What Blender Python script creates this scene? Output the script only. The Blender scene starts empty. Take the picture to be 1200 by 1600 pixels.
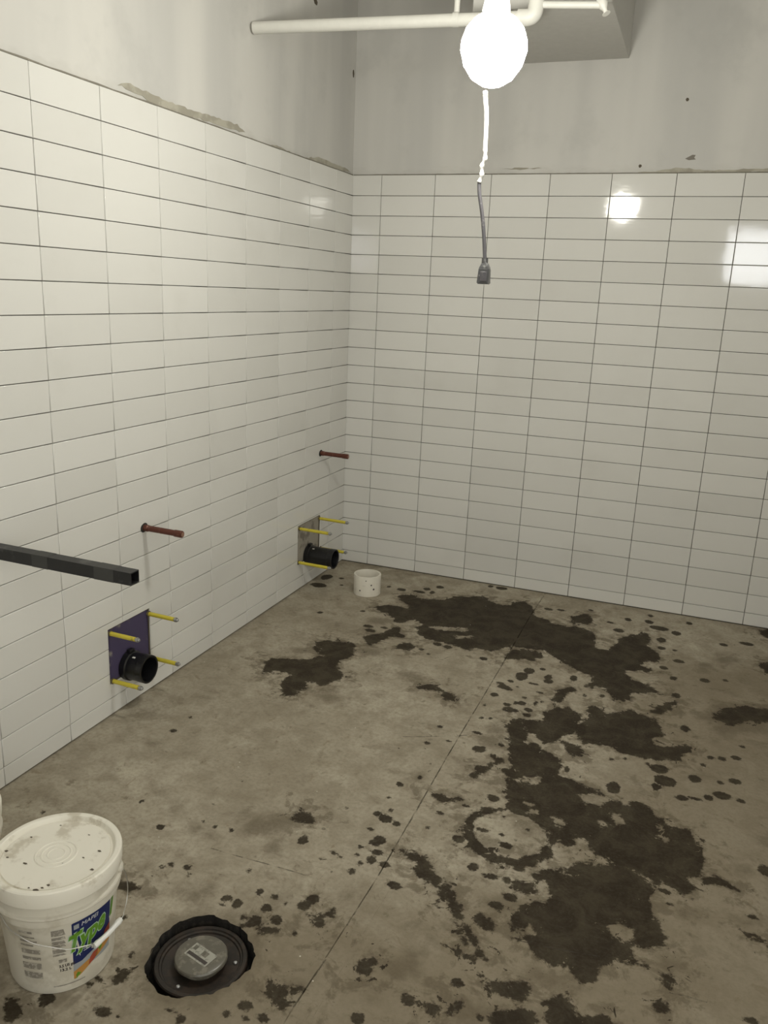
import bpy, bmesh, math, random
import numpy as np
from mathutils import Vector, Matrix
from mathutils.geometry import delaunay_2d_cdt

PI = math.pi
random.seed(7)
S = bpy.context.scene
COL = S.collection

# ------------------------------------------------------------------ camera
CAM_LOC = Vector((1.89800, -4.48550, 1.63410))
YAW, PITCH, ROLL, FPX = 0.34930, -0.26300, 0.04310, 1283.34
cam_data = bpy.data.cameras.new('camera')
cam = bpy.data.objects.new('camera', cam_data); COL.objects.link(cam)
_f = Vector((-math.sin(YAW) * math.cos(PITCH), math.cos(YAW) * math.cos(PITCH), math.sin(PITCH)))
_r = Vector((math.cos(YAW), math.sin(YAW), 0)); _u = _r.cross(_f)
_r2 = _r * math.cos(ROLL) + _u * math.sin(ROLL); _u2 = -_r * math.sin(ROLL) + _u * math.cos(ROLL)
m = Matrix.Identity(4)
for i in range(3):
    m[i][0] = _r2[i]; m[i][1] = _u2[i]; m[i][2] = -_f[i]; m[i][3] = CAM_LOC[i]
cam.matrix_world = m
cam_data.sensor_fit = 'VERTICAL'; cam_data.sensor_height = 36.0
cam_data.lens = FPX / 1600 * 36.0
cam_data.clip_start = 0.05
S.camera = cam

# ------------------------------------------------------------------ world, exposure
w = bpy.data.worlds.new('world'); S.world = w; w.use_nodes = True
w.node_tree.nodes['Background'].inputs[0].default_value = (1.0, 0.99, 0.90, 1)
w.node_tree.nodes['Background'].inputs[1].default_value = 2.05   # the lit hall beyond the opening in the right wall
S.view_settings.view_transform = 'Standard'; S.view_settings.look = 'None'
S.view_settings.exposure = 0.0; S.view_settings.gamma = 1.0
S.view_settings.use_curve_mapping = False
LAMP_POS = Vector((1.266, -2.025, 2.288)); LAMP_R = 0.092
LAMP_POWER = 136.0
BACK_LIGHT_POS = Vector((2.36, -6.15, 2.16)); BACK_POWER = 13.0

# ------------------------------------------------------------------ helpers
def tag(o, label=None, cat=None, group=None, kind=None):
    if label: o['label'] = label
    if cat: o['category'] = cat
    if group: o['group'] = group
    if kind: o['kind'] = kind
    return o

def link(name, me, mat=None, parent=None, loc=None):
    o = bpy.data.objects.new(name, me); COL.objects.link(o)
    if mat is not None and me is not None and not me.materials: me.materials.append(mat)
    if parent: o.parent = parent
    if loc is not None: o.location = loc
    return o

def empty(name, loc, rotz=0.0):
    o = bpy.data.objects.new(name, None); COL.objects.link(o)
    o.empty_display_size = 0.05
    o.location = loc; o.rotation_euler = (0, 0, rotz); return o

def mesh_py(name, vs, fs, smooth=False):
    me = bpy.data.meshes.new(name); me.from_pydata([tuple(v) for v in vs], [], fs); me.update()
    if smooth:
        me.polygons.foreach_set('use_smooth', [True] * len(me.polygons))
    return me

def bm_mesh(name, bm, smooth=False, angle=None):
    bmesh.ops.recalc_face_normals(bm, faces=bm.faces)
    if smooth:
        for f in bm.faces: f.smooth = True
        if angle is not None:
            for e in bm.edges:
                if len(e.link_faces) == 2 and e.calc_face_angle(0) > angle: e.smooth = False
    me = bpy.data.meshes.new(name); bm.to_mesh(me); bm.free(); return me

def add_box(bm, lo, hi, bevel=0.0, seg=2):
    r = bmesh.ops.create_cube(bm, size=1.0)
    vs = r['verts']
    for v in vs:
        v.co = Vector((lo[i] + (v.co[i] + 0.5) * (hi[i] - lo[i]) for i in range(3)))
    if bevel:
        es = list({e for v in vs for e in v.link_edges})
        bmesh.ops.bevel(bm, geom=es, offset=bevel, segments=seg, affect='EDGES', profile=0.5)

def basis(axis):
    a = Vector(axis).normalized()
    t = Vector((0, 0, 1)) if abs(a.z) < 0.9 else Vector((1, 0, 0))
    x = t.cross(a).normalized(); y = a.cross(x)
    return x, y, a

def add_lathe(bm, prof, origin=(0, 0, 0), axis=(0, 0, 1), n=48, closed=False, wob=None):
    """prof: list of (radius, height) along axis."""
    x, y, a = basis(axis); o = Vector(origin)
    rings = []
    for r, h in prof:
        if r <= 1e-6:
            rings.append([bm.verts.new(o + a * h)])
        else:
            rings.append([bm.verts.new(o + a * h + (x * math.cos(2 * PI * i / n) + y * math.sin(2 * PI * i / n)) * (r * (wob(i / n, h) if wob else 1))) for i in range(n)])
    pr = list(zip(rings[:-1], rings[1:]))
    if closed: pr.append((rings[-1], rings[0]))
    for A, B in pr:
        for i in range(n):
            j = (i + 1) % n
            if len(A) == 1 and len(B) == 1: continue
            if len(A) == 1: bm.faces.new((A[0], B[j], B[i]))
            elif len(B) == 1: bm.faces.new((A[i], A[j], B[0]))
            else: bm.faces.new((A[i], A[j], B[j], B[i]))

def add_tube(bm, pts, rad, n=10, cap=True):
    pts = [Vector(p) for p in pts]
    rads = rad if isinstance(rad, (list, tuple)) else [rad] * len(pts)
    rings = []; px = None
    for k, p in enumerate(pts):
        d = (pts[min(k + 1, len(pts) - 1)] - pts[max(k - 1, 0)]).normalized()
        if px is None:
            x, y, _ = basis(d)
        else:
            x = (px - d * px.dot(d)).normalized(); y = d.cross(x)
        px = x
        rings.append([bm.verts.new(p + (x * math.cos(2 * PI * i / n) + y * math.sin(2 * PI * i / n)) * rads[k]) for i in range(n)])
    for A, B in zip(rings[:-1], rings[1:]):
        for i in range(n):
            j = (i + 1) % n; bm.faces.new((A[i], A[j], B[j], B[i]))
    if cap:
        bm.faces.new(rings[0][::-1]); bm.faces.new(rings[-1])

def spline(pts, sub=8):
    P = [Vector(p) for p in pts]; out = []
    for i in range(len(P) - 1):
        p0 = P[max(i - 1, 0)]; p1 = P[i]; p2 = P[i + 1]; p3 = P[min(i + 2, len(P) - 1)]
        for s in range(sub):
            t = s / sub
            out.append(0.5 * ((2 * p1) + (p2 - p0) * t + (2 * p0 - 5 * p1 + 4 * p2 - p3) * t * t + (3 * p1 - p0 - 3 * p2 + p3) * t ** 3))
    out.append(P[-1]); return out

# ------------------------------------------------------------------ materials
class NT:
    def __init__(s, name):
        s.m = bpy.data.materials.new(name); s.m.use_nodes = True
        s.t = s.m.node_tree; s.b = s.t.nodes['Principled BSDF']
    def n(s, typ, **kw):
        nd = s.t.nodes.new(typ)
        for k, v in kw.items(): setattr(nd, k, v)
        return nd
    def l(s, a, b): s.t.links.new(a, b)
    def noise(s, scale, detail=4, rough=0.55, vec=None, dist=0.0):
        nd = s.n('ShaderNodeTexNoise'); nd.inputs['Scale'].default_value = scale
        nd.inputs['Detail'].default_value = detail; nd.inputs['Roughness'].default_value = rough
        nd.inputs['Distortion'].default_value = dist
        if vec: s.l(vec, nd.inputs['Vector'])
        return nd.outputs['Fac']
    def math(s, op, a, b=None, c=None, clamp=False):
        nd = s.n('ShaderNodeMath', operation=op); nd.use_clamp = clamp
        for i, v in enumerate((a, b, c)):
            if v is None: continue
            if isinstance(v, (int, float)): nd.inputs[i].default_value = v
            else: s.l(v, nd.inputs[i])
        return nd.outputs[0]
    def step(s, v, lo, hi, a=0.0, b=1.0):
        nd = s.n('ShaderNodeMapRange', interpolation_type='SMOOTHSTEP'); nd.clamp = True
        s.l(v, nd.inputs[0])
        for i, x in enumerate((lo, hi, a, b)): nd.inputs[i + 1].default_value = x
        return nd.outputs[0]
    def mix(s, f, a, b):
        nd = s.n('ShaderNodeMix', data_type='RGBA')
        if isinstance(f, (int, float)): nd.inputs[0].default_value = f
        else: s.l(f, nd.inputs[0])
        for i, v in ((6, a), (7, b)):
            if isinstance(v, tuple): nd.inputs[i].default_value = (*v, 1)
            else: s.l(v, nd.inputs[i])
        return nd.outputs[2]
    def coord(s, which='Object'):
        return s.n('ShaderNodeTexCoord').outputs[which]
    def pos(s): return s.n('ShaderNodeNewGeometry').outputs['Position']
    def scale(s, vec, sc):
        nd = s.n('ShaderNodeMapping'); nd.inputs['Scale'].default_value = sc; s.l(vec, nd.inputs[0]); return nd.outputs[0]
    def bump(s, h, strength=0.3, dist=0.002):
        nd = s.n('ShaderNodeBump'); nd.inputs['Strength'].default_value = strength
        nd.inputs['Distance'].default_value = dist; s.l(h, nd.inputs['Height'])
        s.l(nd.outputs[0], s.b.inputs['Normal'])
    def col(s, v):
        if isinstance(v, tuple): s.b.inputs['Base Color'].default_value = (*v, 1)
        else: s.l(v, s.b.inputs['Base Color'])
    def rough(s, v):
        if isinstance(v, (int, float)): s.b.inputs['Roughness'].default_value = v
        else: s.l(v, s.b.inputs['Roughness'])

def plain(name, c, rough=0.5, metal=0.0, spots=None, scale=30.0, amt=0.5, thr=0.6):
    t = NT(name); t.rough(rough); t.b.inputs['Metallic'].default_value = metal
    if spots:
        nz = t.noise(scale, 6, 0.6, t.coord())
        t.col(t.mix(t.math('MULTIPLY', t.step(nz, thr - 0.06, thr + 0.06), amt), c, spots))
        t.bump(t.noise(scale * 3, 3, 0.6, t.coord()), 0.15, 0.001)
    else:
        nz = t.noise(scale, 4, 0.6, t.coord())
        t.col(t.mix(nz, tuple(x * 0.92 for x in c), tuple(min(1, x * 1.08) for x in c)))
    return t.m

def mat_tile():
    t = NT('glazed_tile')
    oi = t.n('ShaderNodeObjectInfo').outputs['Random']
    a = t.mix(oi, (0.70, 0.69, 0.655), (0.755, 0.745, 0.71))
    ps = t.pos()
    smear = t.noise(2.3, 5, 0.6, ps)
    dust = t.math('MULTIPLY', t.step(smear, 0.5, 0.75), 0.16)
    a = t.mix(dust, a, (0.52, 0.50, 0.45))
    t.col(a); 
    st = t.noise(1.0, 4, 0.6, t.scale(ps, (14, 14, 150)))
    t.rough(t.step(st, 0.4, 0.8, 0.055, 0.11))
    t.b.inputs['IOR'].default_value = 1.5
    t.bump(t.noise(9, 2, 0.4, ps), 0.10, 0.006)
    return t.m

def mat_wall():
    """skim coated, primed drywall above the tiles; grey thinset behind them"""
    t = NT('primed_drywall'); ps = t.pos()
    band = t.noise(1.0, 3, 0.5, t.scale(ps, (3.2, 3.2, 0.35)))
    blot = t.noise(3.0, 5, 0.6, ps)
    c = t.mix(t.step(band, 0.35, 0.65), (0.55, 0.54, 0.515), (0.64, 0.625, 0.59))
    c = t.mix(t.math('MULTIPLY', t.step(blot, 0.5, 0.7), 0.35), c, (0.45, 0.445, 0.425))
    sep = t.n('ShaderNodeSeparateXYZ'); t.l(ps, sep.inputs[0])
    low = t.step(sep.outputs[2], 2.241, 2.239)
    edge = t.math('ADD', sep.outputs[2], t.math('MULTIPLY', t.noise(9, 4, 0.6, t.scale(ps, (1, 1, 3))), 0.10))
    dirt = t.math('MULTIPLY', t.step(edge, 2.335, 2.27), 0.30)
    c = t.mix(dirt, c, (0.36, 0.34, 0.29))
    c = t.mix(low, c, (0.085, 0.075, 0.06))
    t.col(c); t.rough(0.75); t.bump(t.noise(60, 4, 0.6, ps), 0.12, 0.002)
    return t.m

def mat_floor():
    t = NT('stained_concrete'); ps = t.pos()
    big = t.noise(1.6, 6, 0.6, ps, 0.4); mid = t.noise(9, 6, 0.65, ps, 0.3); fine = t.noise(70, 5, 0.7, ps)
    n1 = t.noise(26, 4, 0.65, ps); n2 = t.noise(120, 3, 0.6, ps); n0 = t.noise(12, 5, 0.7, ps, 0.6)
    c = t.mix(t.step(big, 0.3, 0.7), (0.332, 0.290, 0.220), (0.455, 0.408, 0.322))
    c = t.mix(t.math('MULTIPLY', t.step(mid, 0.38, 0.68), 0.6), c, (0.235, 0.20, 0.145))
    c = t.mix(t.math('MULTIPLY', t.step(t.noise(5, 6, 0.65, ps, 0.5), 0.54, 0.70), 0.45), c, (0.52, 0.475, 0.375))
    c = t.mix(t.math('MULTIPLY', t.step(fine, 0.4, 0.7), 0.4), c, (0.19, 0.165, 0.12))
    c = t.mix(t.math('MULTIPLY', t.step(t.noise(17, 5, 0.7, ps, 1.0), 0.60, 0.70), 0.5), c, (0.20, 0.155, 0.10))
    def attr(nm): return t.n('ShaderNodeAttribute', attribute_name=nm).outputs['Fac']
    def jit(k0, k1, k2):
        s = t.math('MULTIPLY', t.math('SUBTRACT', n1, 0.5), k1)
        s = t.math('ADD', s, t.math('MULTIPLY', t.math('SUBTRACT', n2, 0.5), k2))
        return t.math('ADD', s, t.math('MULTIPLY', t.math('SUBTRACT', n0, 0.5), k0))
    grime_shade = t.step(t.math('ADD', attr('grime_shade'), t.math('MULTIPLY', t.math('SUBTRACT', t.noise(4.5, 6, 0.65, ps, 0.5), 0.5), 1.6)), 0.30, -0.35)
    c = t.mix(t.math('MULTIPLY', grime_shade, 0.62), c, (0.185, 0.150, 0.100))  # dirt together with painted dimming of the near and right floor
    wetp, drop = attr('wet'), attr('drop')
    damp = t.math('ADD', attr('damp'), jit(0.10, 0.08, 0.03))
    fd = t.step(damp, 0.030, -0.035)
    halo = t.step(t.math('ADD', wetp, jit(0.55, 0.30, 0.05)), 0.060, -0.02, 0.0, 0.80)
    bl = t.math('MULTIPLY', t.step(t.noise(6.5, 5, 0.65, ps, 0.4), 0.56, 0.68), 0.45)
    fd = t.math('MAXIMUM', t.math('MAXIMUM', t.math('MULTIPLY', fd, 0.8), halo), bl)
    fd = t.math('MULTIPLY', fd, t.step(n2, 0.25, 0.7, 0.75, 1.0))
    c = t.mix(t.math('MULTIPLY', fd, 0.78), c, (0.105, 0.082, 0.052))
    isl = t.noise(19, 5, 0.7, ps, 0.8)
    isl2 = t.noise(31, 4, 0.7, t.scale(ps, (1.0, 1.3, 1.0)), 0.5)
    out = t.math('MULTIPLY', t.step(isl, 0.56, 0.74), -0.075)
    inn = t.math('MULTIPLY', t.step(isl2, 0.60, 0.76), 0.050)
    f1 = t.step(t.math('ADD', t.math('ADD', wetp, t.math('ADD', out, inn)), jit(0.050, 0.050, 0.016)), 0.006, -0.004)
    f2 = t.step(t.math('ADD', drop, jit(0.010, 0.022, 0.014)), 0.003, -0.003)
    # small splashes scattered on the slab
    vo = t.n('ShaderNodeTexVoronoi'); vo.inputs['Scale'].default_value = 11; t.l(ps, vo.inputs['Vector'])
    sepc = t.n('ShaderNodeSeparateColor'); t.l(vo.outputs['Color'], sepc.inputs[0])
    rad = t.math('MULTIPLY', t.step(sepc.outputs[0], 0.72, 1.0), 0.075)
    f3 = t.step(t.math('SUBTRACT', t.math('ADD', vo.outputs['Distance'], t.math('MULTIPLY', t.math('SUBTRACT', n2, 0.5), 0.05)), rad), 0.006, -0.010)
    f3 = t.math('MULTIPLY', f3, t.step(t.noise(1.3, 2, 0.5, ps), 0.45, 0.6, 0.15, 0.65))
    fw = t.math('MAXIMUM', t.math('MAXIMUM', f1, f2), f3)
    wc = t.mix(t.step(n0, 0.35, 0.65), (0.020, 0.013, 0.006), (0.046, 0.036, 0.021))
    wc = t.mix(t.math('MULTIPLY', t.step(fine, 0.5, 0.75), 0.5), wc, (0.065, 0.054, 0.036))
    c = t.mix(t.math('MULTIPLY', fw, t.step(n2, 0.2, 0.8, 1.0, 0.90)), c, wc)
    ck = t.math('ABSOLUTE', attr('crack'))
    fc = t.step(t.math('ADD', ck, t.math('MULTIPLY', n2, 0.004)), 0.0052, 0.0024)
    c = t.mix(t.math('MULTIPLY', fc, t.step(n1, 0.42, 0.60, 0.05, 0.8)), c, (0.05, 0.042, 0.032))
    v2 = t.n('ShaderNodeTexVoronoi'); v2.inputs['Scale'].default_value = 9; t.l(ps, v2.inputs['Vector'])
    c = t.mix(t.step(v2.outputs['Distance'], 0.026, 0.016), c, (0.60, 0.56, 0.48))
    t.col(c); t.l(t.step(fw, 0, 1, 0.86, 0.68), t.b.inputs['Roughness'])
    t.b.inputs['Specular IOR Level'].default_value = 0.2
    hh = t.math('ADD', t.math('MULTIPLY', mid, 0.4), t.math('MULTIPLY', fine, 0.5))
    t.bump(hh, 0.35, 0.004)
    return t.m

def emitter(name, c, s):
    t = NT(name); t.b.inputs['Emission Color'].default_value = (*c, 1)
    t.b.inputs['Emission Strength'].default_value = s; t.col(c); return t.m

M = dict(
    tile=mat_tile(), wall=mat_wall(), floor=mat_floor(),
    lamp=emitter('lamp_glow', (1.0, 0.98, 0.885), LAMP_POWER),
    led=emitter('work_light_glow', (0.95, 0.97, 1.0), BACK_POWER),
    prime=plain('primed_board', (0.57, 0.56, 0.53), 0.8),
    ceil=plain('ceiling_paint', (0.66, 0.65, 0.61), 0.85),
    thinset=plain('thinset', (0.23, 0.215, 0.175), 0.9, spots=(0.33, 0.31, 0.26), scale=40),
    dark=plain('dark_gap', (0.03, 0.027, 0.023), 0.9),
    black=plain('black_plastic', (0.006, 0.006, 0.007), 0.35, spots=(0.10, 0.095, 0.085), scale=45, amt=0.4, thr=0.66),
    steel=plain('black_steel', (0.008, 0.008, 0.009), 0.42, 0.0, spots=(0.07, 0.07, 0.068), scale=14, amt=0.7, thr=0.60),
    purple=plain('purple_board', (0.062, 0.048, 0.105), 0.75, spots=(0.33, 0.30, 0.26), scale=9, amt=0.9, thr=0.62),
    grey_board=plain('grey_board', (0.34, 0.31, 0.26), 0.85, spots=(0.14, 0.12, 0.10), scale=18, amt=0.7, thr=0.55),
    yellow=plain('yellow_sleeve', (0.62, 0.52, 0.05), 0.45, spots=(0.22, 0.18, 0.04), scale=40, amt=0.8, thr=0.66),
    zinc=plain('zinc', (0.42, 0.42, 0.42), 0.4, 0.8),
    copper=plain('tarnished_copper', (0.13, 0.045, 0.03), 0.45, 0.5, spots=(0.30, 0.17, 0.13), scale=35, amt=0.6, thr=0.62),
    copper_end=plain('copper_end', (0.34, 0.19, 0.13), 0.5, 0.4),
    pail=plain('white_plastic', (0.62, 0.585, 0.50), 0.42, spots=(0.36, 0.32, 0.24), scale=10, amt=0.4, thr=0.56),
    lid=plain('lid_plastic', (0.80, 0.765, 0.67), 0.45, spots=(0.42, 0.36, 0.26), scale=14, amt=0.55, thr=0.60),
    pvc=plain('pvc', (0.74, 0.70, 0.61), 0.4, spots=(0.40, 0.36, 0.30), scale=25, amt=0.4, thr=0.66),
    wire=plain('bright_wire', (0.62, 0.61, 0.58), 0.3, 0.9),
    grip=plain('white_grip', (0.78, 0.77, 0.73), 0.35),
    blue=plain('label_blue', (0.005, 0.013, 0.085), 0.5), green=plain('label_green', (0.10, 0.24, 0.012), 0.5),
    pale=plain('label_pale_green', (0.42, 0.58, 0.42), 0.5), white=plain('label_white', (0.62, 0.63, 0.62), 0.5),
    print_=plain('fine_print', (0.235, 0.215, 0.18), 0.6, spots=(0.45, 0.42, 0.36), scale=120, amt=0.9, thr=0.55),
    ink=plain('dark_ink', (0.05, 0.04, 0.035), 0.6), red=plain('label_red', (0.33, 0.06, 0.03), 0.5),
    orange=plain('label_orange', (0.45, 0.22, 0.05), 0.5), grey=plain('label_grey', (0.30, 0.32, 0.33), 0.5),
    rust=plain('rusty_iron', (0.020, 0.015, 0.011), 0.55, 0.2, spots=(0.040, 0.026, 0.018), scale=30, amt=0.8, thr=0.52),
    clear=plain('scratched_cover', (0.115, 0.105, 0.082), 0.3, spots=(0.22, 0.20, 0.16), scale=45, amt=0.7, thr=0.55),
    sticker=plain('worn_sticker', (0.36, 0.35, 0.30), 0.6, spots=(0.17, 0.17, 0.14), scale=90, amt=0.7, thr=0.55),
    dirt=plain('dark_dirt', (0.009, 0.007, 0.005), 0.95, spots=(0.03, 0.024, 0.017), scale=50, amt=0.7, thr=0.55),
    pipe=plain('painted_pipe', (0.72, 0.71, 0.66), 0.45), cordw=plain('lit_white_cord', (0.75, 0.74, 0.72), 0.5),
    cordd=plain('grey_cord', (0.11, 0.105, 0.115), 0.5, spots=(0.3, 0.29, 0.29), scale=60, amt=0.6, thr=0.6),
    plug=plain('grey_plug', (0.09, 0.09, 0.092), 0.35, spots=(0.30, 0.30, 0.29), scale=50, amt=0.7, thr=0.6),
    greenw=plain('green_wire', (0.05, 0.35, 0.16), 0.5),
    crumb=plain('mark', (0.10, 0.08, 0.055), 0.9),
)

# ------------------------------------------------------------------ room frame
TL = 0.0183                                   # the left wall is not quite square to the back wall
ANG_L = math.atan2(-1, -TL)
LN = Vector((1, -TL, 0)).normalized(); LD = Vector((-TL, -1, 0)).normalized()
ROWZ = [2.2427, 2.1362, 2.0315, 1.9288, 1.8251, 1.7222, 1.6189, 1.5152, 1.4129, 1.3097, 1.207, 1.1033,
        1.0004, 0.8975, 0.7944, 0.6902, 0.5878, 0.4851, 0.3817, 0.2789, 0.1753, 0.073, 0.006]
PW = 0.3065; GAP = 0.0025; TH = 0.008
ROOM_X, ROOM_Y, ROOM_Z = 3.245, -6.6, 3.3

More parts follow.
